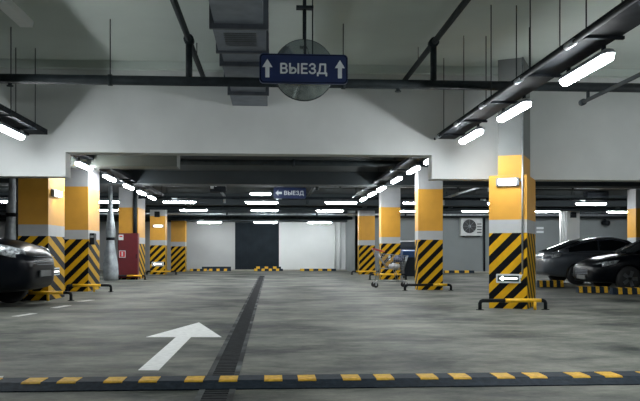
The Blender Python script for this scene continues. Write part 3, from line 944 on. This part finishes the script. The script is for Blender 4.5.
for X_, z_, r_, m_, lab in [(-1.9, 3.33, 0.05, 'steel', 'steel pipe running lengthwise under the rear ceiling, left of the drain line'),
                           (1.5, 3.30, 0.06, 'pipe', 'dark pipe running lengthwise under the rear ceiling, left of the right lamp row'),
                           (7.2, 3.28, 0.05, 'steel', 'steel pipe running lengthwise under the rear ceiling, right of the right-hand columns'),
                           (-8.0, 3.28, 0.06, 'pipe', 'dark pipe running lengthwise under the rear ceiling, left of the left-hand columns')]:
    t = thing('ceiling_pipe', lab, 'pipe', (X_, 27.5, z_))
    ya_, yb_ = 24.4, 30.9
    MB().tube([(X_, ya_, z_ - 0.25), (X_, ya_, z_ - 0.05), (X_, ya_ + 0.06, z_), (X_, yb_, z_), (X_, yb_ + 0.06, z_ - 0.05), (X_, yb_ + 0.06, z_ - 0.28)], r_, 10).build('pipe', M[m_], t)
    for k in (24.9, 26.3, 28.3, 30.4):
        MB().tube([(X_, k, z_), (X_, k, ZR)], 0.012, 6).build('hanger_rod', M['pipe'], t)
# small square duct pieces between trays
for (px, py, d_, wpx, hpx, lab) in [(218, 188, 26, 16, 8, 'small dark junction box under the rear ceiling, left of the small blue sign'),
                                   (596, 195, 30.5, 22, 6, 'dark junction box above the crosswise lamp over the grey car')]:
    x, y = at(px, d_); z = zat(py, d_)
    hx = wpx/2/FPX*d_; hz = hpx/2/FPX*d_
    t = thing('junction_box', lab, 'box', (x, y, z - hz))
    MB().box(x-hx, x+hx, y-0.2, y+0.2, z-hz, z+hz).build('casing', M['tray'], t, bevel=0.02)
    for s in (-1, 1):
        MB().tube([(x+s*hx*0.7, y, z+hz), (x+s*hx*0.7, y, ZR)], 0.012, 6).build('hanger_rod', M['pipe'], t)

# ------------------------------------------------------------------ emergency lamps and arrow signs on the columns
def em_lamp(label, x, y, z, wd, ht, face='-y', mat_='emlamp'):
    t = thing('emergency_lamp', label, 'lamp', (x, y, z - ht/2))
    def bx(mb, a0, a1, d0, d1, z0, z1):
        if face == '-y': mb.box(x+a0, x+a1, y-d1, y-d0, z0, z1)
        else: mb.box(x+d0, x+d1, y+a0, y+a1, z0, z1)
        return mb
    bx(MB(), -wd/2, wd/2, 0, 0.05, z-ht/2, z+ht/2).build('casing', M['housing'], t, bevel=0.01)
    bx(MB(), -wd/2*0.78, wd/2*0.78, 0.05, 0.085, z-ht/2*0.62, z+ht/2*0.62).build('diffuser', M[mat_], t, bevel=0.015)
    for s in (-1, 1):
        bx(MB(), s*wd/2*0.9-0.02, s*wd/2*0.9+0.02, 0.05, 0.08, z-ht/2*0.8, z+ht/2*0.8).build('end_clip', M['housing'], t)
    return t

def arrow_sign(label, x, y, z, wd, ht, face='-y', lit=True):
    t = thing('arrow_sign', label, 'sign', (x, y, z - ht/2))
    def pr(poly, d0, d1):
        mb = MB()
        if face == '-y': mb.prism([(x+p[0], z+p[1]) for p in poly], 'y', y-d1, y-d0)
        else: mb.prism([(y+p[0], z+p[1]) for p in poly], 'x', x+d0, x+d1)
        return mb
    pr(rrect(0, 0, wd, ht, 0.015), 0, 0.03).build('casing', M['signwhite'], t)
    pr(rrect(0, 0, wd*0.88, ht*0.66, 0.01), 0.03, 0.034).build('face', M['arrowdark'], t)
    h = wd*0.74; w2 = ht*0.62
    pr([(-h/2, 0), (-h/2+w2*0.7, w2/2), (-h/2+w2*0.7, w2*0.13), (h/2, w2*0.13), (h/2, -w2*0.13), (-h/2+w2*0.7, -w2*0.13), (-h/2+w2*0.7, -w2/2)], 0.034, 0.038).build('arrow', M['emsign'], t)
    return t
dn = 13.45
ul = ufor(508)
x_, y_ = nloc(ul, -0.004)
em_lamp('lit emergency lamp at the top of the yellow band on the nearest right column', x_, y_, zat(182, dn), 22.5/FPX*dn, 8.6/FPX*dn).rotation_euler = (0, 0, -BETA)
x_, y_ = nloc(ufor(508.5), -0.004)
arrow_sign('white left arrow sign on the stripes of the nearest right column', x_, y_, zat(278.5, dn), 24/FPX*dn, 9/FPX*dn).rotation_euler = (0, 0, -BETA)
cx_, cy_ = nloc(ufor(522.5), 0.02)
cd = thing('conduit', 'thin steel conduit running down the front of the nearest right column', 'conduit', (cx_, cy_, 0.6))
def nl3(du, dv, z):
    a_, b_ = nloc(ufor(522.5) + du, 0.02 + dv)
    return (a_, b_, z)
MB().tube([nl3(0,0,zat(274, dn)), nl3(0,0,2.36), nl3(0,-0.04,2.44), nl3(0,-0.04,ZC)], 0.016, 10).build('pipe', M['steel'], cd)
MB().tube([nl3(0,0,zat(178, dn)), nl3(-0.03,0,zat(181, dn)), nl3(-0.06,0,zat(182, dn))], 0.012, 8).build('lamp_feed', M['steel'], cd)
MB().tube([nl3(0,0,zat(274, dn)), nl3(-0.03,0,zat(278, dn)), nl3(-0.05,0,zat(278.5, dn))], 0.012, 8).build('sign_feed', M['steel'], cd)
# L1 right face
o, xa1, xb1, y1_, dep1 = col['L1']
d_ = 16.3
em_lamp('bright lit emergency lamp on the side of the column behind the black car', xb1 - 0.005, y1_ + 0.5, zat(193.5, d_), 0.62, 0.16, '+x', 'emlamp_strong')
arrow_sign('white arrow sign low on the side of the column behind the black car', xb1 - 0.005, y1_ + 0.45, zat(271.5, d_), 0.62, 0.16, '+x')
# L4
o, xa4, xb4, y4_, _d = col['L4']
em_lamp('small dim lamp on the yellow column past the fire cabinet', at(158, 34.9)[0], y4_ + 0.005, zat(226, 34.9), 0.5, 0.14, '-y', 'emlamp_dim')
arrow_sign('small lit arrow sign on the striped column past the fire cabinet', at(157.5, 34.9)[0], y4_, zat(264, 34.9), 0.55, 0.2)
tag(recenter(MB().box(at(157, 34.9)[0]-0.12, at(157, 34.9)[0]+0.12, y4_-0.12, y4_ + 0.005, zat(217, 34.9), zat(211.5, 34.9)).build('speaker_box', M['black'], bevel=0.01)),
    'small black box above the dim lamp on the column past the fire cabinet', 'speaker')
# L2 black box at its right corner
o, xa2_, xb2_, y2_, _d = col['L2']
bx_ = thing('call_box', 'small black box on the corner of the chevron-based left column', 'box', (xb2_ + 0.08, y2_ + 0.3, 1.25))
MB().box(xb2_ - 0.005, xb2_ + 0.12, y2_ + 0.15, y2_ + 0.4, 1.22, 1.52).build('casing', M['black'], bx_, bevel=0.012)
MB().box(xb2_ + 0.02, xb2_ + 0.1, y2_ + 0.13, y2_ + 0.15, 1.40, 1.46).build('button_panel', M['housing'], bx_)

# ------------------------------------------------------------------ far right wall: air conditioner, notices, camera, pipe
Ya = RY
acx0, acx1 = xY(459, Ya), xY(480.5, Ya)
dac = dY(470, Ya)
z0, z1 = zat(236, dac), zat(217, dac)
ac = thing('air_conditioner', 'pale outdoor air conditioner unit on the grey far right wall', 'air conditioner', ((acx0+acx1)/2, Ya - 0.2, z0))
MB().box(acx0, acx1, Ya - 0.36, Ya - 0.02, z0, z1).build('casing', M['acwhite'], ac, bevel=0.02)
fcx = acx0 + (acx1-acx0)*0.40; fcz = (z0+z1)/2; fr = (z1-z0)*0.36
MB().lathe([(fr, 0), (fr, -0.015), (fr*0.9, -0.02)], (fcx, Ya - 0.36, fcz), axis='y', n=28).build('fan_opening', M['acdark'], ac)
mb = MB()
for k in range(3):
    mb.lathe([(fr*(0.35+0.25*k), -0.03), (fr*(0.37+0.25*k), -0.035), (fr*(0.40+0.25*k), -0.03)], (fcx, Ya-0.36, fcz), axis='y', n=28) if False else None
for k in range(4):
    a = PI/4*k
    dxk, dzk = math.cos(a)*fr, math.sin(a)*fr
    mb.tube([(fcx-dxk, Ya-0.39, fcz-dzk), (fcx+dxk, Ya-0.39, fcz+dzk)], 0.004, 6)
mb.build('fan_guard', M['housing'], ac)
MB().lathe([(fr*0.22, 0), (fr*0.2, -0.03)], (fcx, Ya - 0.375, fcz), axis='y', n=16).build('hub', M['housing'], ac)
mb = MB()
for k in range(4): mb.box(acx1 - 0.28, acx1 - 0.05, Ya-0.37, Ya-0.36, z0+0.15+k*0.14, z0+0.2+k*0.14)
mb.build('side_vents', M['acdark'], ac)
for xq in (acx0+0.15, acx1-0.15):
    MB().box(xq-0.025, xq+0.025, Ya-0.4, Ya, z0-0.04, z0).build('bracket', M['pipe'], ac)
xq = xY(484, Ya)
tag(recenter(MB().tube([(xq, Ya-0.06, 0.07), (xq, Ya-0.06, 2.78)], 0.05, 10).build('downpipe', M['tray'])), 'dark vertical pipe on the wall right of the air conditioner', 'pipe')
for (py0, py1, lab) in ((227, 229.2, 'upper small white notice on the wall above the tail of the grey car'), (230.8, 233, 'lower small white notice on the wall above the tail of the grey car')):
    x0_, x1_ = xY(536.5, Ya), xY(543.5, Ya); dd = dY(540, Ya)
    tag(recenter(MB().box(x0_, x1_, Ya-0.02, Ya, zat(py1, dd), zat(py0, dd)).build('wall_notice', M['signwhite'])), lab, 'sign')
dd = dY(604, Ya); xq = xY(603, Ya)
cmr = thing('security_camera', 'small dark camera on the wall above the grey parked car', 'camera', (xq, Ya, zat(222, dd)))
MB().tube([(xq, Ya + 0.005, zat(220, dd)), (xq, Ya-0.25, zat(220, dd)), (xq, Ya-0.3, zat(221.5, dd))], 0.05, 8).build('arm', M['black'], cmr)
MB().tube([(xq-0.1, Ya-0.2, zat(222.5, dd)), (xq+0.08, Ya-0.5, zat(223.5, dd))], 0.13, 12).build('camera_head', M['black'], cmr)
# white pipes in front of white far wall
for px_, lab in ((335, 'white vertical pipe on the white far wall, left of a pair'), (340, 'white vertical pipe on the white far wall, right of a pair')):
    xq = xY(px_, FY)
    tag(recenter(MB().tube([(xq, FY-0.06, 0.07), (xq, FY-0.06, 2.74)], 0.05, 10).build('downpipe', M['wall_white'])), lab, 'pipe', 'white pipes on the far wall')

# ------------------------------------------------------------------ bins behind the shopping cart
def bin_(label, px0, px1, d, h, lid, body):
    (x0, y0), (x1, _) = at(px0, d), at(px1, d)
    t = thing('waste_bin', label, 'bin', ((x0+x1)/2, y0, 0))
    dp = 0.7
    mb = MB(); tp = 0.05
    vs = [(x0+tp, y0+tp, 0.08), (x1-tp, y0+tp, 0.08), (x1-tp, y0+dp-tp, 0.08), (x0+tp, y0+dp-tp, 0.08), (x0, y0, h-0.12), (x1, y0, h-0.12), (x1, y0+dp, h-0.12), (x0, y0+dp, h-0.12)]
    mb.add(vs, [(0,3,2,1),(4,5,6,7),(0,1,5,4),(1,2,6,5),(2,3,7,6),(3,0,4,7)])
    mb.build('body', M[body], t, bevel=0.02)
    MB().prism([(y0-0.04, h-0.30), (y0-0.02, h-0.05), (y0+dp*0.5, h), (y0+dp, h-0.03), (y0+dp+0.03, h-0.30)], 'x', x0-0.03, x1+0.03).build('lid', M[lid], t, bevel=0.015)
    for xq in (x0+0.12, x1-0.12):
        for yq in (y0+0.12, y0+dp-0.12):
            MB().lathe([(0.08, -0.025), (0.08, 0.025)], (xq, yq, 0.08), axis='x', n=14).build('wheel', M['tyre'], t)
bin_('tall dark navy waste container behind the columns of the right-hand row', 399, 417, 33.0, 1.55, 'binnavy', 'binnavy')
bin_('dark bin with bright blue lid, seen over the shopping cart', 403.5, 421, 29.5, 1.13, 'binblue', 'binnavy')

# ------------------------------------------------------------------ shopping cart
dc = 21.6
cx0, cy0 = at(374.5, dc); cx1, _ = at(409, dc)
ct = thing('shopping_cart', 'wire shopping cart with red handle standing by the striped columns', 'shopping cart', ((cx0+cx1)/2, cy0, 0))
def W(u, v, z): return (cx0 + u, cy0 + v*1.0, z)
Lc = cx1 - cx0
zh = 1.12
mb = MB()
ry0, ry1 = 0.0, 0.5
def basket(u, z):  # half width shrinks to the nose
    return 0.02 + 0.05*u/Lc
# rim
zr0, zr1 = 0.98, 0.92
u0, u1 = 0.12, Lc
wr = MB()
rim = [W(u0, 0, zr0), W(u1, 0.05, zr1), W(u1, 0.45, zr1), W(u0, 0.5, zr0), W(u0, 0, zr0)]
wr.tube(rim, 0.011, 8)
bot0 = [W(u0+0.28, 0.06, 0.55), W(u1-0.12, 0.10, 0.50), W(u1-0.12, 0.40, 0.50), W(u0+0.28, 0.44, 0.55), W(u0+0.28, 0.06, 0.55)]
wr.tube(bot0, 0.008, 8)
N = 13
for i in range(N + 1):
    f = i / N
    for side in (0, 1):
        top = Vector(rim[0]).lerp(Vector(rim[1]), f) if side == 0 else Vector(rim[3]).lerp(Vector(rim[2]), f)
        bo = Vector(bot0[0]).lerp(Vector(bot0[1]), f) if side == 0 else Vector(bot0[3]).lerp(Vector(bot0[2]), f)
        wr.tube([top, bo], 0.004, 5)
    wr.tube([Vector(bot0[0]).lerp(Vector(bot0[1]), f), Vector(bot0[3]).lerp(Vector(bot0[2]), f)], 0.004, 5)
for k in range(1, 6):
    f = k / 6
    ring = [Vector(rim[j]).lerp(Vector(bot0[j]), f) for j in range(4)]
    wr.tube(ring + [ring[0]], 0.004, 5)
for j in range(1, 7):
    f = j / 7
    wr.tube([Vector(rim[1]).lerp(Vector(rim[2]), f), Vector(bot0[1]).lerp(Vector(bot0[2]), f)], 0.004, 5)
    wr.tube([Vector(rim[0]).lerp(Vector(rim[3]), f), Vector(bot0[0]).lerp(Vector(bot0[3]), f)], 0.004, 5)
wr.build('basket', M['wire'], ct)
fr_ = MB()
for v in (0.02, 0.48):
    fr_.tube([W(0.0, v, zh), W(0.06, v, 1.0), W(0.16, v, 0.55), W(0.10, v, 0.24), W(0.12, v, 0.19), W(Lc*0.6, v, 0.17), W(Lc*0.95, v + (0.04 if v < .2 else -0.04), 0.17)], 0.013, 8)
    fr_.tube([W(0.16, v, 0.55), W(0.42, 0.06 if v < .2 else 0.44, 0.545), W(Lc*0.85, 0.1 if v < .2 else 0.4, 0.50)], 0.010, 8)
    fr_.tube([W(Lc*0.72, v + (0.03 if v < .2 else -0.03), 0.17), W(Lc*0.62, 0.08 if v < .2 else 0.42, 0.52)], 0.010, 8)
fr_.tube([W(0.12, 0.02, 0.19), W(0.12, 0.48, 0.19)], 0.012, 8)
fr_.tube([W(Lc*0.95, 0.06, 0.17), W(Lc*0.95, 0.44, 0.17)], 0.012, 8)
fr_.build('frame', M['wire'], ct)
MB().tube([W(0.0, 0.0, zh), W(0.0, 0.5, zh)], 0.022, 10).tube([W(0.0, 0.02, zh), W(0.30, 0.02, zh - 0.08)], 0.018, 10).tube([W(0.0, 0.48, zh), W(0.30, 0.48, zh - 0.08)], 0.018, 10).build('handle', M['cartred'], ct)
for (u, v) in ((0.04, 0.02), (0.04, 0.48), (Lc*0.92, 0.06), (Lc*0.92, 0.44)):
    q = W(u, v, 0.075)
    wh = MB().lathe([(0.03, -0.022), (0.068, -0.02), (0.075, -0.008), (0.075, 0.008), (0.068, 0.02), (0.03, 0.022)], q, axis='y', n=18).build('wheel', M['tyre'], ct)
    MB().box(q[0]-0.012, q[0]+0.03, q[1]-0.03, q[1]+0.03, 0.06, 0.19).build('caster_fork', M['steel'], ct)
def bag(name, label, c, r, m_, seed):
    random.seed(seed)
    bm = bmesh.new()
    bmesh.ops.create_icosphere(bm, subdivisions=3, radius=1.0)
    for v in bm.verts:
        k = 1 + 0.10*math.sin(7*v.co.x + seed) * math.cos(6*v.co.y) + random.uniform(-0.05, 0.05)
        z = max(v.co.z, -0.6)
        v.co = Vector((v.co.x*r[0]*k, v.co.y*r[1]*k, (z + 0.6)*r[2]*k))
    me = bpy.data.meshes.new(name); bm.to_mesh(me); bm.free()
    for p in me.polygons: p.use_smooth = True
    me.materials.append(m_)
    o = bpy.data.objects.new(name, me); C.objects.link(o); o.location = c
    return tag(o, label, 'bag')
bag('plastic_bag', 'white plastic bag lying in the bottom of the shopping cart', W(0.62, 0.25, 0.55), (0.17, 0.14, 0.095), M['bagwhite'], 3)
bag('plastic_bag', 'dark blue bag on top in the shopping cart', W(0.74, 0.25, 0.725), (0.16, 0.15, 0.13), M['bagblue'], 5)
random.seed(11)

# ------------------------------------------------------------------ cars
def car(label, L, stations, roof, hw_base, hw_roof, wheels, wr, paint, loc, rz, lamp_nose, tail, side_z, nosez):
    t = thing('car', label, 'car', loc, rz)
    n_half = 8
    def section(st):
        x, zb, zs, zc, hw = st
        zm = zb + (zs - zb) * 0.5
        half = [(0, zb), (hw*0.80, zb), (hw*0.95, zb+0.07), (hw, zm), (hw*0.985, zs-0.10), (hw*0.93, zs), (hw*0.6, zs + (zc-zs)*0.75), (0, zc)]
        ring = [(x, y, z) for y, z in half] + [(x, -y, z) for y, z in half[-2:0:-1]]
        return ring
    vs, fs = [], []
    rings = [section(s) for s in stations]
    n = len(rings[0])
    for r in rings: vs += r
    for i in range(len(rings)-1):
        for k in range(n):
            k2 = (k+1) % n
            fs.append((i*n+k, i*n+k2, (i+1)*n+k2, (i+1)*n+k))
    fs.append(tuple(range(n))[::-1]); fs.append(tuple(range((len(rings)-1)*n, len(rings)*n)))
    mb = MB().add(vs, fs, 0, True)
    body = mb.build('body', M[paint], t, local=True, subsurf=2)
    hwm = max(s[4] for s in stations)
    # wheel wells cut out of the body
    cut = MB()
    for xw in wheels:
        for s in (-1, 1):
            ya_, yb_ = sorted((s*(hwm-0.26), s*(hwm+0.2)))
            cut.add(*cyl_y(xw, wr, wr*1.13, ya_, yb_))
    cme = bpy.data.meshes.new('cut'); cme.from_pydata(cut.v, [], cut.f)
    bmc = bmesh.new(); bmc.from_mesh(cme); bmesh.ops.recalc_face_normals(bmc, faces=bmc.faces); bmc.to_mesh(cme); bmc.free()
    cob = bpy.data.objects.new('cut', cme); C.objects.link(cob)
    saveP, body.parent = body.parent, None
    bo = body.modifiers.new('wells', 'BOOLEAN'); bo.object = cob; bo.operation = 'DIFFERENCE'; bo.solver = 'EXACT'
    bpy.context.view_layer.update()
    dg = bpy.context.evaluated_depsgraph_get()
    nm = bpy.data.meshes.new_from_object(body.evaluated_get(dg))
    body.modifiers.clear(); body.data = nm; body.parent = saveP
    bpy.data.objects.remove(cob)
    for p in nm.polygons: p.use_smooth = True
    es = body.modifiers.new('edges', 'EDGE_SPLIT'); es.split_angle = math.radians(50)
    # greenhouse: rows of (x, z_base, z_top); glass side, screens, painted roof and pillars
    G = []
    for (x, zb, zt_) in roof:
        h = zt_ - zb
        f = min(1.0, h / 0.42)
        hb = hw_base; hr = hw_base + (hw_roof - hw_base) * f
        half = [(hb, zb), (hb + (hr-hb)*0.15, zb + h*0.18), (hb + (hr-hb)*0.75, zb + h*0.78), (hr - 0.03, zb + h*0.93), (hr*0.6, zt_), (0, zt_ + 0.005)]
        G.append([(x, y, z) for y, z in half] + [(x, -y, z) for y, z in half[-2::-1]])
    n = len(G[0])
    vs = [p for r in G for p in r]; fs = []
    for i in range(len(G)-1):
        for k in range(n-1):
            fs.append((i*n+k, i*n+k+1, (i+1)*n+k+1, (i+1)*n+k))
    fs.append(tuple(range(n))); fs.append(tuple(range((len(G)-1)*n, len(G)*n))[::-1])
    MB().add(vs, fs, 0, True).build('roof', M[paint], t, local=True, subsurf=1)
    def lift(p, c, e=0.012):
        v = Vector(p) - Vector(c); return tuple(Vector(p) + v.normalized()*e)
    ng_ = len(G)
    mid = ng_//2
    for side in (0, 1):
        for (i0, i1) in ((1, mid), (mid, ng_-2)):
            w_ = MB(); vv, ff = [], []
            for i in range(i0, i1+1):
                a = G[i][1] if side == 0 else G[i][n-2]
                b = G[i][2] if side == 0 else G[i][n-3]
                sx = 0.03 if i == i0 else (-0.03 if i == i1 else 0)
                c = (G[i][0][0], 0, a[2]-0.2)
                for q in (a, b):
                    qq = lift(q, c, 0.016); vv.append((qq[0]+sx, qq[1], qq[2]))
            m_ = i1 - i0 + 1
            for i in range(m_-1): ff.append((2*i, 2*i+1, 2*i+3, 2*i+2))
            nv = len(vv)
            vv += [(p[0], p[1]*0.985, p[2]) for p in vv]
            ff += [tuple(nv + q for q in f[::-1]) for f in ff]
            w_.add(vv, ff, 0, True).build('side_window', M['glass'], t, local=True)
    for nm_, (i0, i1) in (('windshield', (0, 2)), ('rear_window', (ng_-3, ng_-1))):
        vv, ff = [], []
        for i in range(i0, i1+1):
            for k in range(3, n-3):
                p = G[i][k]; zoff = 0.018
                xo = -0.012 if nm_ == 'windshield' else 0.012
                vv.append((p[0]+xo, p[1]*0.94, p[2]+zoff*0.8))
        cnt = n - 6
        for i in range(i1-i0):
            for k in range(cnt-1): ff.append((i*cnt+k, i*cnt+k+1, (i+1)*cnt+k+1, (i+1)*cnt+k))
        nv = len(vv); vv += [(p[0], p[1], p[2]-0.01) for p in vv]; ff += [tuple(nv+q for q in f[::-1]) for f in ff]
        MB().add(vv, ff, 0, True).build(nm_, M['glass'], t, local=True)
    # wheels
    for xw in wheels:
        for s in (-1, 1):
            yc = s*(hwm - 0.12)
            prof = [(wr*0.62, -0.10), (wr*0.93, -0.105), (wr, -0.07), (wr, 0.07), (wr*0.93, 0.105), (wr*0.62, 0.10)]
            whl = MB().lathe(prof, (xw, yc, wr), axis='y', n=32).build('wheel', M['tyre'], t, local=True)
            rm = MB().lathe([(wr*0.64, -0.06), (wr*0.64, 0.07)], (xw, yc + s*0.02, wr), axis='y', n=28)
            rimo = rm.build('rim', M['black'], whl, local=True)
            sp = MB()
            for k in range(5):
                a = 2*PI*k/5
                ddx, ddz = math.cos(a), math.sin(a)
                px_, pz_ = -ddz*0.035, ddx*0.035
                y_a, y_b = sorted((yc + s*0.08, yc + s*0.105))
                r1 = wr*0.62
                sp.prism([(xw-px_, wr-pz_), (xw+ddx*r1-px_*1.4, wr+ddz*r1-pz_*1.4), (xw+ddx*r1+px_*1.4, wr+ddz*r1+pz_*1.4), (xw+px_, wr+pz_)], 'y', y_a, y_b)
            sp.build('spokes', M['rim'], whl, local=True)
    # lamps: patches following the body corners
    def strip(name, pts_low, pts_high, m_, thick=0.02):
        """a bent plate between two polylines, both sides of the car"""
        for s in (-1, 1):
            vv = [(p[0], p[1]*s, p[2]) for p in pts_low] + [(p[0], p[1]*s, p[2]) for p in pts_high]
            k = len(pts_low)
            ff = [(i, i+1, k+i+1, k+i) for i in range(k-1)]
            o_ = MB().add(vv, ff, 0, True).build(name, m_, t, local=True)
            so = o_.modifiers.new('thick', 'SOLIDIFY'); so.thickness = thick; so.offset = 0
    return t, strip, hwm

def cyl_y(x, z, r, y0, y1, n=32):
    vs = [(x + r*math.cos(2*PI*k/n), y0, z + r*math.sin(2*PI*k/n)) for k in range(n)] + [(x + r*math.cos(2*PI*k/n), y1, z + r*math.sin(2*PI*k/n)) for k in range(n)]
    fs = [tuple(range(n))[::-1], tuple(range(n, 2*n))]
    for k in range(n):
        k2 = (k+1) % n
        fs.append((k, k2, n+k2, n+k))
    return vs, fs

sedan = [(0.0, 0.34, 0.56, 0.60, 0.60), (0.05, 0.24, 0.66, 0.71, 0.72), (0.22, 0.20, 0.77, 0.83, 0.83), (0.7, 0.19, 0.88, 0.94, 0.89), (1.35, 0.19, 0.95, 1.02, 0.91),
         (2.2, 0.19, 0.97, 1.00, 0.91), (3.1, 0.19, 0.99, 1.00, 0.91), (3.8, 0.20, 1.00, 1.03, 0.91), (4.3, 0.24, 0.99, 1.05, 0.88), (4.6, 0.30, 0.93, 1.00, 0.80), (4.72, 0.36, 0.84, 0.88, 0.70), (4.76, 0.42, 0.74, 0.76, 0.62)]
sedan_roof = [(1.15, 0.97, 1.0), (1.55, 0.96, 1.20), (2.0, 0.96, 1.42), (2.5, 0.97, 1.53), (3.0, 0.98, 1.51), (3.5, 0.99, 1.39), (4.0, 0.99, 1.20), (4.42, 0.99, 1.04)]
suv = [(0.0, 0.46, 0.80, 0.86, 0.58), (0.05, 0.36, 0.92, 0.99, 0.70), (0.2, 0.30, 1.05, 1.14, 0.82), (0.55, 0.27, 1.15, 1.27, 0.89), (1.1, 0.26, 1.18, 1.32, 0.92),
       (1.5, 0.26, 1.20, 1.33, 0.92), (2.4, 0.26, 1.20, 1.22, 0.92), (3.4, 0.26, 1.22, 1.24, 0.92), (4.2, 0.28, 1.22, 1.24, 0.91), (4.6, 0.34, 1.15, 1.2, 0.84), (4.72, 0.45, 0.95, 0.98, 0.74)]
suv_roof = [(1.3, 1.18, 1.30), (1.7, 1.2, 1.52), (2.1, 1.2, 1.75), (2.8, 1.2, 1.84), (3.6, 1.2, 1.82), (4.2, 1.2, 1.7), (4.5, 1.2, 1.45), (4.6, 1.2, 1.26)]

# left black off-roader, nose towards the aisle
nx = at(49, 14.5)[0]
t, strip, hwm = car('black car at the left edge, only its nose and front wheel in view', 4.72, suv, suv_roof, 0.80, 0.66, (0.98, 3.75), 0.36, 'carblack',
    (nx, 14.5, 0), PI - 0.07, None, None, None, None)
strip('headlight', [(0.085, 0.60, 0.88), (0.17, 0.72, 0.90), (0.30, 0.835, 0.93), (0.55, 0.91, 0.99), (0.75, 0.93, 1.05)], [(0.15, 0.61, 1.06), (0.24, 0.73, 1.09), (0.38, 0.835, 1.14), (0.62, 0.89, 1.17), (0.80, 0.905, 1.18)], M['lampglass'], 0.04)
strip('chrome_trim', [(0.03, 0.30, 0.72), (0.08, 0.55, 0.72), (0.22, 0.76, 0.70)], [(0.03, 0.30, 0.75), (0.08, 0.55, 0.75), (0.22, 0.76, 0.73)], M['chrome'], 0.02)
strip('fog_lamp', [(0.10, 0.56, 0.55), (0.2, 0.72, 0.55)], [(0.08, 0.56, 0.62), (0.18, 0.72, 0.62)], M['lampglass'], 0.02)
strip('mirror', [(1.75, 0.93, 1.18), (1.85, 1.08, 1.2)], [(1.75, 0.93, 1.32), (1.85, 1.08, 1.33)], M['carblack'], 0.1)
mb = MB()
for k in range(4): mb.box(-0.035, 0.04, -0.42, 0.42, 0.78 + k*0.05, 0.79 + k*0.05)
mb.build('grille', M['duct'], t, local=True)
MB().box(-0.045, -0.01, -0.26, 0.26, 0.56, 0.68).build('licence_plate', M['plate'], t, local=True, bevel=0.006)

# right, farther dark grey fastback showing its tail
fx = at(538, 24.2)[0]
t, strip, hwm = car('dark grey fastback car parked on the right, tail to the aisle', 4.76, sedan, sedan_roof, 0.80, 0.62, (0.95, 3.72), 0.33, 'cargrey',
    (fx + 4.76, 23.9, 0), PI, None, None, None, None)
strip('tail_light', [(4.715, 0.42, 0.83), (4.66, 0.62, 0.83), (4.52, 0.78, 0.84), (4.30, 0.87, 0.88)], [(4.66, 0.42, 0.95), (4.60, 0.62, 0.95), (4.46, 0.77, 0.97), (4.22, 0.855, 0.99)], M['lampglass'], 0.03)
strip('roof_highlight', [(1.6, 0.73, 1.13), (2.0, 0.665, 1.375), (2.5, 0.64, 1.475), (3.0, 0.64, 1.465), (3.5, 0.67, 1.345), (4.0, 0.745, 1.145), (4.35, 0.79, 1.045)],
      [(1.6, 0.72, 1.155), (2.0, 0.65, 1.40), (2.5, 0.625, 1.50), (3.0, 0.625, 1.49), (3.5, 0.655, 1.37), (4.0, 0.73, 1.17), (4.35, 0.775, 1.065)], M['chrome'], 0.02)  # chrome strip put in for the silver highlight along the roof edge
strip('mirror', [(1.65, 0.90, 0.98), (1.75, 1.04, 1.0)], [(1.65, 0.90, 1.1), (1.75, 1.04, 1.1)], M['cargrey'], 0.1)
MB().box(4.735, 4.765, -0.26, 0.26, 0.62, 0.73).build('licence_plate', M['plate'], t, local=True)
MB().box(4.70, 4.74, -0.60, 0.60, 0.785, 0.81).build('chrome_bar', M['chrome'], t, local=True)

# right, nearer black saloon, nose to the aisle
kx = at(587, 20.0)[0]
t, strip, hwm = car('black car cut by the right edge, nose to the aisle, before the grey car', 4.76, sedan, sedan_roof, 0.80, 0.62, (0.92, 3.72), 0.33, 'carblack',
    (kx, 19.85, 0), 0, None, None, None, None)
strip('headlight', [(0.06, 0.50, 0.58), (0.12, 0.66, 0.60), (0.24, 0.79, 0.64), (0.55, 0.88, 0.72)], [(0.10, 0.51, 0.70), (0.16, 0.67, 0.73), (0.30, 0.79, 0.77), (0.66, 0.87, 0.82)], M['lampglass'], 0.03)
strip('hood_highlight', [(0.30, 0.66, 0.855), (0.7, 0.70, 0.935), (1.15, 0.72, 0.99)], [(0.30, 0.64, 0.865), (0.7, 0.68, 0.95), (1.15, 0.70, 1.005)], M['chrome'], 0.012)  # added chrome strip imitating the highlight along the hood edge
strip('fog_lamp', [(0.10, 0.58, 0.36), (0.2, 0.75, 0.36)], [(0.08, 0.58, 0.42), (0.18, 0.74, 0.42)], M['lampglass'], 0.02)
strip('mirror', [(1.65, 0.90, 0.98), (1.75, 1.04, 1.0)], [(1.65, 0.90, 1.1), (1.75, 1.04, 1.1)], M['carblack'], 0.1)
mb = MB()
for k in range(4): mb.box(-0.015, 0.04, -0.40, 0.40, 0.44 + k*0.04, 0.455 + k*0.04)
mb.build('grille', M['duct'], t, local=True)
MB().box(-0.02, 0.02, -0.26, 0.26, 0.30, 0.41).build('licence_plate', M['plate'], t, local=True)

# ------------------------------------------------------------------ clean up helper properties
for o in bpy.data.objects:
    if '_base' in o: del o['_base']

# ------------------------------------------------------------------ world and colour
wd_ = bpy.data.worlds.new('world'); S.world = wd_
wd_.use_nodes = True
wd_.node_tree.nodes['Background'].inputs[0].default_value = (0.03, 0.045, 0.05, 1)
wd_.node_tree.nodes['Background'].inputs[1].default_value = 0.3
S.view_settings.view_transform = 'Standard'
S.view_settings.look = 'None'
S.view_settings.gamma = 1.0
S.view_settings.use_curve_mapping = False
S.view_settings.exposure = 1.9
S.cycles.use_denoising = True
S.cycles.max_bounces = 8
S.cycles.diffuse_bounces = 4
S.cycles.sample_clamp_indirect = 8.0
